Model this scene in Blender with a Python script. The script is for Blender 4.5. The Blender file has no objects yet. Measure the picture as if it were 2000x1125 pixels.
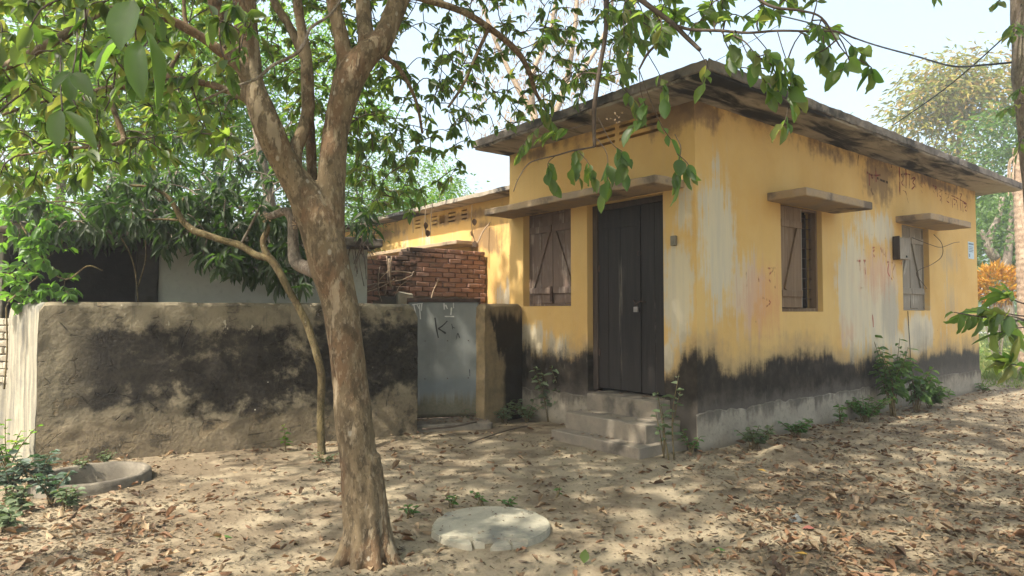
import bpy, bmesh, math, random
import numpy as np
from mathutils import Vector, Matrix, noise as mnoise

random.seed(7)
rng = np.random.default_rng(11)
SC = bpy.context.scene
COL = SC.collection
R = math.radians

# ------------------------------------------------------------------ camera, sky, sun, exposure
F_PX, CAM_Z, PITCH = 1290.0, 1.5, math.atan(47.5 / 1290.0)
cam_d = bpy.data.cameras.new('camera')
cam_d.sensor_width = 36.0
cam_d.lens = F_PX / 2000.0 * 36.0
cam_d.clip_start, cam_d.clip_end = 0.05, 2000.0
cam = bpy.data.objects.new('camera', cam_d)
cam.location = (0, 0, CAM_Z)
cam.rotation_euler = (math.pi / 2 + PITCH, 0, 0)
COL.objects.link(cam)
SC.camera = cam

SUN_AZ, SUN_EL = math.atan2(-0.74, -0.67), R(52)          # azimuth measured from +Y towards +X
world = bpy.data.worlds.new('World')
SC.world = world
world.use_nodes = True
wn = world.node_tree
wn.nodes.clear()
sky = wn.nodes.new('ShaderNodeTexSky')
sky.sky_type = 'NISHITA'
sky.sun_disc = False
sky.sun_elevation = SUN_EL
sky.sun_rotation = SUN_AZ
sky.air_density, sky.dust_density, sky.ozone_density = 1.0, 7.0, 1.0
bg = wn.nodes.new('ShaderNodeBackground')
bg.inputs['Strength'].default_value = 0.13
wo = wn.nodes.new('ShaderNodeOutputWorld')
haze_mix = wn.nodes.new('ShaderNodeMix')               # the white haze of a dusty day over the whole dome
haze_mix.data_type = 'RGBA'
haze_mix.inputs[0].default_value = 0.5
haze_mix.inputs[7].default_value = (1.75, 2.2, 2.35, 1)
wn.links.new(sky.outputs[0], haze_mix.inputs[6])
wn.links.new(haze_mix.outputs[2], bg.inputs[0])
wn.links.new(bg.outputs[0], wo.inputs[0])

sd = bpy.data.lights.new('sun', 'SUN')
sd.energy, sd.angle, sd.color = 2.15, R(1.0), (1.0, 0.93, 0.80)
sun = bpy.data.objects.new('sun', sd)
s_dir = Vector((math.sin(SUN_AZ) * math.cos(SUN_EL), math.cos(SUN_AZ) * math.cos(SUN_EL), math.sin(SUN_EL)))
sun.rotation_euler = s_dir.to_track_quat('Z', 'Y').to_euler()
sun.location = s_dir * 60
COL.objects.link(sun)

SC.view_settings.view_transform = 'Standard'
SC.view_settings.look = 'None'
SC.view_settings.gamma = 1.0
SC.view_settings.use_curve_mapping = False
SC.view_settings.exposure = 2.12
SC.render.engine = 'CYCLES'
SC.cycles.use_denoising = True
SC.cycles.max_bounces = 8
SC.cycles.diffuse_bounces = 5
SC.cycles.sample_clamp_indirect = 6.0

# ------------------------------------------------------------------ small geometry helpers
def ray(px, py):
    x, u = (px - 1000) / F_PX, (562.5 - py) / F_PX
    return np.array([x, math.cos(PITCH) - u * math.sin(PITCH), math.sin(PITCH) + u * math.cos(PITCH)])
O3 = np.array([0, 0, CAM_Z])
def at(px, py, Y):                       # the point of a sight line that lies Y metres ahead
    r = ray(px, py)
    return O3 + r * (Y / r[1])
def gat(px, py, z=0.0):                  # the point of a sight line on the level z
    r = ray(px, py)
    return O3 + r * ((z - CAM_Z) / r[2])
def project(p):
    p = np.atleast_2d(p)
    x, y, z = p[:, 0], p[:, 1], p[:, 2] - CAM_Z
    yc = y * math.cos(PITCH) + z * math.sin(PITCH)
    u = -y * math.sin(PITCH) + z * math.cos(PITCH)
    yc = np.where(yc < 0.05, 0.05, yc)
    return 1000 + F_PX * x / yc, 562.5 - F_PX * u / yc, yc

# the house frame: origin at its near corner, x along the right face, y along the front face
HC = np.array([1.996, 7.153, 0.0])
HA = R(38.444)
HU = np.array([math.cos(HA), math.sin(HA), 0.0])
HV = np.array([-HU[1], HU[0], 0.0])
HM = Matrix.Translation(Vector(HC)) @ Matrix.Rotation(HA, 4, 'Z')
def h2w(x, y, z):
    return HC + HU * x + HV * y + np.array([0, 0, z])
def on_right(px, py, off=0.0):
    r = ray(px, py); c = HC + HV * off
    p = O3 + r * (np.dot(c - O3, HV) / np.dot(r, HV))
    return float(np.dot(p - HC, HU)), float(p[2])

def gz(x, y):                            # height of the ground
    v = 0.022 * mnoise.noise(Vector((x * 0.9, y * 0.9, 3.1))) + 0.012 * mnoise.noise(Vector((x * 2.7, y * 2.7, 7.7)))
    d = math.hypot(x - MOUND[0], (y - MOUND[1]) * 1.5)
    v += 0.13 * math.exp(-(d / 0.24) ** 2)
    if math.hypot(x - WELL[0], y - WELL[1]) < 0.43: v = -0.50
    return v
MOUND, WELL = gat(1532, 893), gat(180, 942)

def setp(o, name=None, label=None, cat=None, group=None, kind=None):
    if label: o['label'] = label
    if cat: o['category'] = cat
    if group: o['group'] = group
    if kind: o['kind'] = kind
    return o
def empty(name, label, cat, loc=(0, 0, 0), rz=0.0, group=None):
    o = bpy.data.objects.new(name, None)
    o.empty_display_size = 0.2
    o.location = loc
    o.rotation_euler = (0, 0, rz)
    COL.objects.link(o)
    return setp(o, None, label, cat, group)
def link(name, me, parent=None, mw=None):
    o = bpy.data.objects.new(name, me)
    COL.objects.link(o)
    if parent is not None: o.parent = parent
    if mw is not None: o.matrix_local = mw
    return o
def raw_mesh(name, V, Fc, mat=None, smooth=False, rnd=None):
    me = bpy.data.meshes.new(name)
    me.from_pydata([tuple(map(float, v)) for v in V], [], [tuple(map(int, f)) for f in Fc])
    if mat: me.materials.append(mat)
    if smooth: me.polygons.foreach_set('use_smooth', [True] * len(me.polygons))
    if rnd is not None:
        a = me.attributes.new('rnd', 'FLOAT', 'POINT')
        a.data.foreach_set('value', np.full(len(me.vertices), rnd, 'f') if np.isscalar(rnd) else np.asarray(rnd, 'f'))
    me.update()
    return me

class MB:
    """collects pieces that make up ONE part"""
    def __init__(self): self.v, self.f, self.r = [], [], []
    def add(self, V, Fc, r=0.5):
        n = len(self.v)
        self.v += [tuple(map(float, p)) for p in V]
        self.f += [tuple(int(i) + n for i in f) for f in Fc]
        self.r += [r] * len(V)
        return self
    def box(self, a, b, r=0.5, jit=0.0):
        (x0, y0, z0), (x1, y1, z1) = a, b
        V = [(x0, y0, z0), (x1, y0, z0), (x1, y1, z0), (x0, y1, z0), (x0, y0, z1), (x1, y0, z1), (x1, y1, z1), (x0, y1, z1)]
        if jit: V = [tuple(c + random.uniform(-jit, jit) for c in p) for p in V]
        return self.add(V, [(0, 3, 2, 1), (4, 5, 6, 7), (0, 1, 5, 4), (1, 2, 6, 5), (2, 3, 7, 6), (3, 0, 4, 7)], r)
    def bar(self, p, q, w, h, up=(0, 0, 1), r=0.5):       # a straight bar from p to q
        p, q = Vector(p), Vector(q)
        d = (q - p).normalized(); s = d.cross(Vector(up)).normalized(); t = s.cross(d)
        V = []
        for c in (p, q):
            for a, b in ((-1, -1), (1, -1), (1, 1), (-1, 1)):
                V.append(c + s * a * w / 2 + t * b * h / 2)
        return self.add(V, [(0, 1, 2, 3), (7, 6, 5, 4), (0, 4, 5, 1), (1, 5, 6, 2), (2, 6, 7, 3), (3, 7, 4, 0)], r)
    def tube(self, pts, rad, seg=8, wob=0.0, cap=True, r=0.5):
        V, Fc = tube_geo(pts, rad, seg, wob, cap)
        return self.add(V, Fc, r)
    def obj(self, name, mat, parent=None, smooth=False, bevel=0.0, mw=None):
        me = raw_mesh(name, self.v, self.f, mat, smooth, self.r)
        if bevel > 0:
            bm = bmesh.new(); bm.from_mesh(me)
            bmesh.ops.remove_doubles(bm, verts=bm.verts, dist=1e-5)
            bmesh.ops.bevel(bm, geom=[e for e in bm.edges if len(e.link_faces) == 2 and e.calc_face_angle() > 0.5],
                            offset=bevel, segments=2, affect='EDGES', profile=0.6)
            bm.to_mesh(me); bm.free()
        return link(name, me, parent, mw)

def catmull(pts, rad, n):
    P = np.asarray(pts, float); Rr = np.asarray(rad, float)
    if len(P) == 2:
        t = np.linspace(0, 1, n + 1)[:, None]
        return P[0] * (1 - t) + P[1] * t, Rr[0] * (1 - t[:, 0]) + Rr[1] * t[:, 0]
    if n <= 1: return P, Rr
    E = np.vstack([2 * P[0] - P[1], P, 2 * P[-1] - P[-2]])
    out, ro = [], []
    for i in range(len(P) - 1):
        a, b, c, d = E[i], E[i + 1], E[i + 2], E[i + 3]
        for k in range(n):
            t = k / n
            out.append(0.5 * (2 * b + (c - a) * t + (2 * a - 5 * b + 4 * c - d) * t * t + (3 * b - a - 3 * c + d) * t ** 3))
            ro.append(Rr[i] * (1 - t) + Rr[i + 1] * t)
    out.append(P[-1]); ro.append(Rr[-1])
    return np.array(out), np.array(ro)

def tube_geo(pts, rad, seg=8, wob=0.0, cap=True):
    P = np.asarray(pts, float)
    Rr = np.broadcast_to(np.asarray(rad, float), (len(P),))
    T = np.gradient(P, axis=0)
    T /= np.maximum(np.linalg.norm(T, axis=1, keepdims=True), 1e-9)
    ref = np.array([0, 0, 1.0]) if abs(T[0][2]) < 0.9 else np.array([1.0, 0, 0])
    N = np.cross(T[0], ref); N /= np.linalg.norm(N)
    V, Fc = [], []
    for i in range(len(P)):
        N = N - T[i] * np.dot(N, T[i]); N /= max(np.linalg.norm(N), 1e-9)
        B = np.cross(T[i], N)
        for k in range(seg):
            a = 2 * math.pi * k / seg
            d = N * math.cos(a) + B * math.sin(a)
            rr = Rr[i]
            if wob: rr *= 1 + wob * mnoise.noise(Vector(P[i] * 3.0 + d * 1.2))
            V.append(P[i] + d * rr)
    for i in range(len(P) - 1):
        for k in range(seg):
            k2 = (k + 1) % seg
            Fc.append((i * seg + k, i * seg + k2, (i + 1) * seg + k2, (i + 1) * seg + k))
    if cap:
        Fc.append(tuple(range(seg - 1, -1, -1)))
        Fc.append(tuple((len(P) - 1) * seg + k for k in range(seg)))
    return V, Fc

# ------------------------------------------------------------------ node helpers
class S:
    def __init__(self, g, s): self.g, self.s = g, s
    def _m(self, op, b, rev=False, clamp=False):
        return self.g.math(op, b, self, clamp) if rev else self.g.math(op, self, b, clamp)
    def __add__(self, b): return self._m('ADD', b)
    __radd__ = __add__
    def __sub__(self, b): return self._m('SUBTRACT', b)
    def __rsub__(self, b): return self._m('SUBTRACT', b, True)
    def __mul__(self, b): return self._m('MULTIPLY', b)
    __rmul__ = __mul__
    def __truediv__(self, b): return self._m('DIVIDE', b)
class G:
    def __init__(self, name):
        self.m = bpy.data.materials.new(name); self.m.use_nodes = True
        self.t = self.m.node_tree; self.t.nodes.clear()
        self.out = self.t.nodes.new('ShaderNodeOutputMaterial')
    def node(self, ty, **kw):
        n = self.t.nodes.new(ty)
        for k, v in kw.items(): setattr(n, k, v)
        return n
    def put(self, inp, v):
        if isinstance(v, S): self.t.links.new(v.s, inp)
        elif isinstance(v, (tuple, list)):
            if len(v) == 3 and len(inp.default_value) == 4: v = (*v, 1.0)
            inp.default_value = v
        elif v is not None: inp.default_value = v
    def math(self, op, a, b=None, clamp=False):
        n = self.node('ShaderNodeMath', operation=op, use_clamp=clamp)
        self.put(n.inputs[0], a)
        if b is not None: self.put(n.inputs[1], b)
        return S(self, n.outputs[0])
    def maxi(self, a, b): return self.math('MAXIMUM', a, b)
    def mini(self, a, b): return self.math('MINIMUM', a, b)
    def coord(self, kind='Object'):
        return S(self, self.node('ShaderNodeTexCoord').outputs[kind])
    def pos(self): return S(self, self.node('ShaderNodeNewGeometry').outputs['Position'])
    def sep(self, v):
        n = self.node('ShaderNodeSeparateXYZ'); self.put(n.inputs[0], v)
        return [S(self, n.outputs[i]) for i in range(3)]
    def vec(self, x, y, z):
        n = self.node('ShaderNodeCombineXYZ')
        for i, c in enumerate((x, y, z)): self.put(n.inputs[i], c)
        return S(self, n.outputs[0])
    def scale(self, v, s):
        n = self.node('ShaderNodeVectorMath', operation='MULTIPLY'); self.put(n.inputs[0], v); n.inputs[1].default_value = s if isinstance(s, tuple) else (s, s, s)
        return S(self, n.outputs[0])
    def noise(self, v, sc=1.0, det=4.0, rough=0.55, dist=0.0):
        n = self.node('ShaderNodeTexNoise'); self.put(n.inputs['Vector'], v)
        n.inputs['Scale'].default_value = sc; n.inputs['Detail'].default_value = det
        n.inputs['Roughness'].default_value = rough; n.inputs['Distortion'].default_value = dist
        return S(self, n.outputs['Fac'])
    def voro(self, v, sc=1.0, feat='F1', rnd=1.0):
        n = self.node('ShaderNodeTexVoronoi', feature=feat); self.put(n.inputs['Vector'], v)
        n.inputs['Scale'].default_value = sc; n.inputs['Randomness'].default_value = rnd
        return S(self, n.outputs['Distance'])
    def sm(self, v, lo, hi):
        n = self.node('ShaderNodeMapRange', interpolation_type='SMOOTHSTEP', clamp=True)
        self.put(n.inputs[0], v); self.put(n.inputs[1], lo); self.put(n.inputs[2], hi)
        return S(self, n.outputs[0])
    def lin(self, v, lo, hi, a=0.0, b=1.0):
        n = self.node('ShaderNodeMapRange', clamp=True)
        self.put(n.inputs[0], v); self.put(n.inputs[1], lo); self.put(n.inputs[2], hi)
        n.inputs[3].default_value, n.inputs[4].default_value = a, b
        return S(self, n.outputs[0])
    def ramp(self, v, pts, interp='LINEAR'):
        n = self.node('ShaderNodeValToRGB'); e = n.color_ramp.elements; n.color_ramp.interpolation = interp
        while len(e) < len(pts): e.new(0.5)
        for i, (p, c) in enumerate(pts):
            e[i].position = p
            e[i].color = (c, c, c, 1) if not isinstance(c, (tuple, list)) else (*c, 1)
        self.put(n.inputs[0], v)
        return S(self, n.outputs[0])
    def mix(self, f, a, b):
        n = self.node('ShaderNodeMix', data_type='RGBA'); n.clamp_factor = True
        self.put(n.inputs[0], f); self.put(n.inputs[6], a); self.put(n.inputs[7], b)
        return S(self, n.outputs[2])
    def attr(self, name='rnd'):
        return S(self, self.node('ShaderNodeAttribute', attribute_name=name).outputs['Fac'])
    def bump(self, h, strength=0.3, dist=0.02):
        n = self.node('ShaderNodeBump'); n.inputs['Strength'].default_value = strength; n.inputs['Distance'].default_value = dist
        self.put(n.inputs['Height'], h)
        return S(self, n.outputs[0])
    def fin(self, col, rough=0.85, bump=None, spec=0.3, metal=0.0, transl=None, tcol=None, alpha=None):
        p = self.node('ShaderNodeBsdfPrincipled')
        self.put(p.inputs['Base Color'], col); self.put(p.inputs['Roughness'], rough)
        p.inputs['Specular IOR Level'].default_value = spec; p.inputs['Metallic'].default_value = metal
        if bump is not None: self.put(p.inputs['Normal'], bump)
        sh = p.outputs[0]
        if transl:
            t = self.node('ShaderNodeBsdfTranslucent'); self.put(t.inputs[0], tcol)
            mx = self.node('ShaderNodeMixShader'); mx.inputs[0].default_value = transl
            self.t.links.new(sh, mx.inputs[1]); self.t.links.new(t.outputs[0], mx.inputs[2]); sh = mx.outputs[0]
        if alpha is not None:
            tr = self.node('ShaderNodeBsdfTransparent'); mx = self.node('ShaderNodeMixShader'); self.put(mx.inputs[0], alpha)
            self.t.links.new(tr.outputs[0], mx.inputs[1]); self.t.links.new(sh, mx.inputs[2]); sh = mx.outputs[0]
        self.t.links.new(sh, self.out.inputs[0])
        return self.m

# ------------------------------------------------------------------ materials
def mat_wall(name, axis, blobs, band, soot_u=None, greys=(), pinks=()):
    """old ochre limewash: worn pale patches, a black damp band, soot under the eaves"""
    g = G(name); P = g.coord(); xyz = g.sep(P); u, z = xyz[axis], xyz[2]
    big = g.noise(P, 0.9, 5, 0.6); mid = g.noise(P, 4.5, 6, 0.6); fine = g.noise(P, 38, 4, 0.6)
    streak = g.noise(g.vec(u * 11.0, 0.3, z * 0.9), 1.0, 5, 0.65)
    streak2 = g.noise(g.vec(u * 30.0, 5.3, z * 1.6), 1.0, 4, 0.65)
    col = g.mix(g.sm(big, 0.35, 0.68), (0.63, 0.425, 0.165), (0.565, 0.35, 0.12))
    col = g.mix(g.sm(streak, 0.45, 0.72) * 0.45, col, (0.56, 0.37, 0.16))
    col = g.mix(g.sm(mid, 0.55, 0.8) * 0.35, col, (0.60, 0.42, 0.19))
    def field(bl):
        acc = None
        for (cu, cz, ru, rz, st) in bl:
            du = (u - cu) / ru; dz = (z - cz) / rz
            d = g.math('SQRT', du * du + dz * dz)
            k = (1.0 - d) * st
            acc = k if acc is None else g.maxi(acc, k)
        return acc
    jag = (streak - 0.5) * 1.5 + (mid - 0.5) * 0.9 + (streak2 - 0.5) * 0.5
    worn = None
    if blobs:
        worn = g.sm(field(blobs) + jag, 0.0, 0.42)
        patch = g.mix(g.sm(streak, 0.35, 0.7), (0.60, 0.53, 0.38), (0.50, 0.46, 0.37))
        col = g.mix(worn * 0.88, col, patch)
    if greys:
        col = g.mix(g.sm(field(greys) + jag * 0.6, 0.0, 0.6) * 0.5, col, (0.30, 0.28, 0.24))
    if pinks:
        col = g.mix(g.sm(field(pinks) + jag * 0.9, 0.0, 0.7) * 0.5, col, (0.55, 0.235, 0.12))
    # soot below the eaves
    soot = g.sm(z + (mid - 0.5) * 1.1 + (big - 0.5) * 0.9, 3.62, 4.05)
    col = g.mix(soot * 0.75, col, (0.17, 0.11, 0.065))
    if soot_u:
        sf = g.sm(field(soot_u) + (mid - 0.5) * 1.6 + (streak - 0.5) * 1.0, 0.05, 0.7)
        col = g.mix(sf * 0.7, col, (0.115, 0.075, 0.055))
    # specks and chips
    sp = g.sm(g.voro(g.vec(u * 1.0, 0.0, z * 0.55), 8.0), 0.075, 0.03) * g.sm(g.noise(P, 2.1, 3), 0.5, 0.6)
    col = g.mix(sp * 0.85, col, (0.09, 0.06, 0.045))
    # rising damp
    zt = g.ramp(u / band[0] + 0.001, [(p / band[0], v / 2.0) for p, v in band[1]]) * 2.0
    edge = zt + (g.noise(P, 2.0, 3, 0.5) - 0.5) * 0.52 + (streak - 0.5) * 0.20 + (streak2 - 0.5) * 0.10 + (mid - 0.5) * 0.2 + (fine - 0.5) * 0.1 - z
    damp = g.sm(edge, -0.05, 0.12)
    dcol = g.mix(g.sm(mid + (big - 0.5) * 0.5, 0.38, 0.7), (0.013, 0.012, 0.011), (0.040, 0.033, 0.027))
    if axis == 0: dcol = g.mix(g.sm(u + (mid - 0.5) * 1.5, 4.0, 7.0) * 0.6, dcol, (0.085, 0.08, 0.07))
    dcol = g.mix(g.sm(g.noise(g.vec(u * 14.0, 1.0, z * 3.0), 1.0, 4), 0.60, 0.76) * 0.5, dcol, (0.20, 0.18, 0.15))
    soft = g.sm(edge + (mid - 0.5) * 0.25, -0.30, 0.04)
    col = g.mix(soft * 0.6, col, (0.25, 0.20, 0.13))
    col = g.mix(damp * 0.97, col, dcol)
    fade = g.sm(0.62 + (mid - 0.5) * 0.35 - z, 0.0, 0.22)
    col = g.mix(fade * damp * 0.55, col, (0.14, 0.12, 0.10))
    h = mid * 0.6 + fine * 0.35 + damp * (g.noise(P, 16, 5) - 0.5) * 0.9
    if worn is not None: h = h - worn * 0.35
    return g.fin(col, 0.9, g.bump(h, 0.35, 0.02), 0.15)

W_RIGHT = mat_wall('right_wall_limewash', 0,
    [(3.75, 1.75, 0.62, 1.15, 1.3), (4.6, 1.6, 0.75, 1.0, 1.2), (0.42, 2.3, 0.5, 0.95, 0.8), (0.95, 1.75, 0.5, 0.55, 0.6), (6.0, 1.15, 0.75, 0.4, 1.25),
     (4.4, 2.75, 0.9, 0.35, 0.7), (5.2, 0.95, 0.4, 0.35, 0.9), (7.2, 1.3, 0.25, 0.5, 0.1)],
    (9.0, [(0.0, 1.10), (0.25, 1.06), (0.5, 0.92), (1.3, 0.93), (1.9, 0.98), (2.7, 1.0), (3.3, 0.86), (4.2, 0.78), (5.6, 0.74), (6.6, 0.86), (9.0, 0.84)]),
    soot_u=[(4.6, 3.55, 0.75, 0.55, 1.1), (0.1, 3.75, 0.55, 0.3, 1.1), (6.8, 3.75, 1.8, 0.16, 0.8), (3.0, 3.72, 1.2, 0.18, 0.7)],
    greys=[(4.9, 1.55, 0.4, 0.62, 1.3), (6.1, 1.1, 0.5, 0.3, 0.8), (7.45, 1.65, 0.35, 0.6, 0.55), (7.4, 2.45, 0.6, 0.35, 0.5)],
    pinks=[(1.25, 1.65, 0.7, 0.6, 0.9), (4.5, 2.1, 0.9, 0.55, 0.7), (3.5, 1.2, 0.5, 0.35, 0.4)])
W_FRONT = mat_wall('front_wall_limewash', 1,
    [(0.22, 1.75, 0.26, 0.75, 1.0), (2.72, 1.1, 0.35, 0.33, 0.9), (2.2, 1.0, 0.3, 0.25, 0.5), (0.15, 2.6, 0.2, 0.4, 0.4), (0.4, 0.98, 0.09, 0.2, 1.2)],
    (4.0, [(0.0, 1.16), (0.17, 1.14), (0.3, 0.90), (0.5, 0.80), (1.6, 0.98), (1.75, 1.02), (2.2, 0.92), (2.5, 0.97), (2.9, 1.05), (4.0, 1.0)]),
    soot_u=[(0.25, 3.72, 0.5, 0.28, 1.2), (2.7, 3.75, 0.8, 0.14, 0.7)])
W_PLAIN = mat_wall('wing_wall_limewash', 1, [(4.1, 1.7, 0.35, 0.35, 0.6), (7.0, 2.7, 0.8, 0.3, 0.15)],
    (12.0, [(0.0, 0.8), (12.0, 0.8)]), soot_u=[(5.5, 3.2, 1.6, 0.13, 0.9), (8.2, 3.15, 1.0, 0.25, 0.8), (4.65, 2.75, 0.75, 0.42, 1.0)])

def mat_concrete(name, c1, c2, stain=(0.06, 0.055, 0.05), amount=0.5, sc=3.0, bump=0.5, streaks=None):
    g = G(name); P = g.coord()
    a = g.noise(P, sc, 6, 0.62); b = g.noise(P, sc * 7, 5, 0.6); c = g.noise(P, sc * 0.35, 4, 0.55)
    col = g.mix(g.sm(a, 0.3, 0.7), c1, c2)
    col = g.mix(g.sm(b, 0.52, 0.75) * 0.35, col, tuple(x * 0.55 for x in c1))
    if streaks:
        st = g.noise(g.scale(P, streaks), 1.0, 5, 0.62, 0.6)
        col = g.mix(g.sm(st + (c - 0.5) * 0.9, 0.56 - amount * 0.25, 0.80 - amount * 0.25), col, stain)
    else:
        col = g.mix(g.sm(c + (a - 0.5) * 0.5, 0.62 - amount * 0.2, 0.8 - amount * 0.2) * 0.85, col, stain)
    h = a * 0.6 + b * 0.5 + g.noise(P, sc * 30, 3) * 0.25
    return g.fin(col, 0.92, g.bump(h, bump, 0.02), 0.15)
def mat_plinth():
    g = G('cement_plinth'); P = g.coord(); x, y, z = g.sep(P)
    a = g.noise(P, 3.2, 7, 0.65); b = g.noise(P, 22, 5, 0.62); st = g.noise(g.vec(x * 9.0 + y * 9.0, 0.0, z * 1.6), 1.0, 5, 0.65)
    col = g.mix(g.sm(a, 0.32, 0.68), (0.31, 0.275, 0.215), (0.235, 0.205, 0.16))
    col = g.mix(g.sm(b, 0.5, 0.72) * 0.4, col, (0.11, 0.092, 0.07))
    top = g.sm(z + (st - 0.5) * 0.45 + (a - 0.5) * 0.35, 0.27, 0.42)
    col = g.mix(top * 0.7, col, (0.062, 0.053, 0.045))
    col = g.mix(g.sm(z + (a - 0.5) * 0.12, 0.10, 0.0) * 0.6, col, (0.13, 0.105, 0.072))
    return g.fin(col, 0.93, g.bump(a * 0.6 + b * 0.5, 0.6, 0.02), 0.12)
M_PLINTH = mat_plinth()
M_STEP = mat_concrete('cement_steps', (0.27, 0.225, 0.17), (0.19, 0.165, 0.13), (0.07, 0.062, 0.052), 0.3, 3.5)
M_SOFFIT = mat_concrete('stained_roof_slab', (0.36, 0.315, 0.25), (0.27, 0.235, 0.19), (0.026, 0.026, 0.028), 0.5, 1.8, 0.5, streaks=(0.9, 4.6, 4.0))
M_SLAB = mat_concrete('weathered_slab_edge', (0.20, 0.17, 0.14), (0.12, 0.105, 0.09), (0.035, 0.032, 0.028), 0.7, 6.0)
M_AWN = mat_concrete('ochre_concrete_ledge', (0.36, 0.255, 0.145), (0.30, 0.235, 0.17), (0.11, 0.085, 0.065), 0.45, 5.0)
M_RING = mat_concrete('grey_well_concrete', (0.22, 0.195, 0.15), (0.16, 0.14, 0.11), (0.07, 0.06, 0.048), 0.4, 5.0)
M_COVER = mat_concrete('pale_cover_concrete', (0.36, 0.33, 0.25), (0.28, 0.26, 0.20), (0.15, 0.15, 0.13), 0.45, 6.0)
M_WHITEWALL = mat_concrete('faded_whitewash', (0.52, 0.52, 0.45), (0.43, 0.43, 0.37), (0.17, 0.16, 0.12), 0.25, 2.0, 0.3)
M_NEARBLACK = mat_concrete('near_black_plaster', (0.035, 0.033, 0.03), (0.06, 0.055, 0.045), (0.018, 0.017, 0.016), 0.6, 2.2)  # near-black plaster for the shed bay's inner walls and one pillar

def mat_yardwall():
    g = G('mouldy_yard_wall'); P = g.coord(); x, y, z = g.sep(P)
    big = g.noise(P, 1.1, 6, 0.62); mid = g.noise(P, 4.2, 7, 0.64); fine = g.noise(P, 24, 5, 0.62)
    col = g.mix(g.sm(mid, 0.35, 0.68), (0.20, 0.17, 0.115), (0.105, 0.09, 0.062))
    col = g.mix(g.sm(z + (big - 0.5) * 0.9, 0.62, 0.25) * 0.8, col, g.mix(g.sm(fine, 0.4, 0.65), (0.19, 0.15, 0.095), (0.135, 0.105, 0.07)))
    bare = g.sm(mid + (big - 0.5) * 0.6, 0.58, 0.66)
    col = g.mix(bare * 0.7, col, (0.235, 0.18, 0.11))
    # the black mould: a band half way up that breaks up at its edges
    d = (z - 0.95) / 0.62
    m = g.sm(0.34 - d * d * 0.55 + (big - 0.5) * 1.5 + (mid - 0.5) * 1.0 + (g.noise(P, 13, 5, .65) - 0.5) * 0.45, -0.06, 0.24)
    endf = g.sm(x + (big - 0.5) * 0.5, 0.1, 0.55)
    m = m * endf
    col = g.mix(m * 0.96, col, g.mix(g.sm(fine, 0.35, 0.7), (0.012, 0.011, 0.010), (0.032, 0.027, 0.021)))
    m2 = g.sm(g.noise(P, 3.1, 7, 0.7), 0.53, 0.62)
    col = g.mix(m2 * 0.65, col, (0.036, 0.031, 0.023))
    run = g.sm(g.noise(g.vec(x * 8.0, 0.0, z * 0.7), 1.0, 5, 0.65), 0.55, 0.70) * g.sm(z, 0.85, 1.5)
    col = g.mix(run * 0.6, col, (0.05, 0.044, 0.033))
    wh = g.sm(g.noise(g.scale(P, (1, 1, 0.8)), 5.0, 4, 0.7), 0.655, 0.70) * g.sm(z, 0.7, 1.15)
    col = g.mix(wh * 0.75, col, (0.40, 0.36, 0.27))
    spk = g.sm(g.voro(P, 9.0), 0.09, 0.04) * g.sm(g.noise(P, 1.7, 3), 0.55, 0.62)
    col = g.mix(spk * 0.8, col, (0.5, 0.46, 0.37))
    crack = g.sm(g.voro(g.scale(P, (1, 1, 1.4)), 2.6, 'DISTANCE_TO_EDGE'), 0.016, 0.003) * g.sm(mid, 0.5, 0.6)
    h = mid * 0.9 + fine * 0.5 - bare * 0.5 - crack * 0.8
    col = g.mix(crack * 0.6, col, (0.02, 0.018, 0.014))
    return g.fin(col, 0.93, g.bump(h, 0.75, 0.035), 0.12)
M_YARD = mat_yardwall()
def mat_post():
    g = G('ochre_wall_stub_mould'); P = g.coord(); x, y, z = g.sep(P)
    big = g.noise(P, 2.2, 6, 0.62); mid = g.noise(P, 6, 6, 0.62); st = g.noise(g.scale(P, (12, 12, 1.2)), 1.0, 5, 0.62)
    col = g.mix(g.sm(mid, 0.35, 0.7), (0.27, 0.20, 0.11), (0.175, 0.135, 0.08))
    m = g.sm(z * 0.55 + x * 0.9 + (big - 0.5) * 1.0 + (st - 0.5) * 0.5, 0.80, 0.93) * g.sm(z + (st - 0.5) * 0.5, 1.55, 1.38)
    m = g.maxi(m, g.sm(x + (big - 0.5) * 0.25, 0.36, 0.46) * g.sm(z + (st - 0.5) * 0.4, 1.5, 1.3))
    col = g.mix(m * 0.95, col, (0.022, 0.018, 0.014))
    col = g.mix(g.sm(big, 0.6, 0.7) * g.sm(z, 0.8, 0.4) * 0.6, col, (0.10, 0.055, 0.035))
    return g.fin(col, 0.92, g.bump(mid + g.noise(P, 30, 4) * 0.5, 0.5, 0.02), 0.12)
M_POST = mat_post()
def mat_pier():
    g = G('streaky_pale_render'); P = g.coord()
    st = g.noise(g.scale(P, (16, 16, 1.0)), 1.0, 6, 0.62); b = g.noise(P, 1.6, 5)
    col = g.mix(g.sm(st, 0.35, 0.65), (0.33, 0.30, 0.225), (0.18, 0.168, 0.135))
    col = g.mix(g.sm(b, 0.52, 0.68) * 0.75, col, (0.16, 0.16, 0.145))
    return g.fin(col, 0.9, g.bump(st + g.noise(P, 25, 4) * 0.6, 0.4, 0.02), 0.15)
M_PIER = mat_pier()

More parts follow.
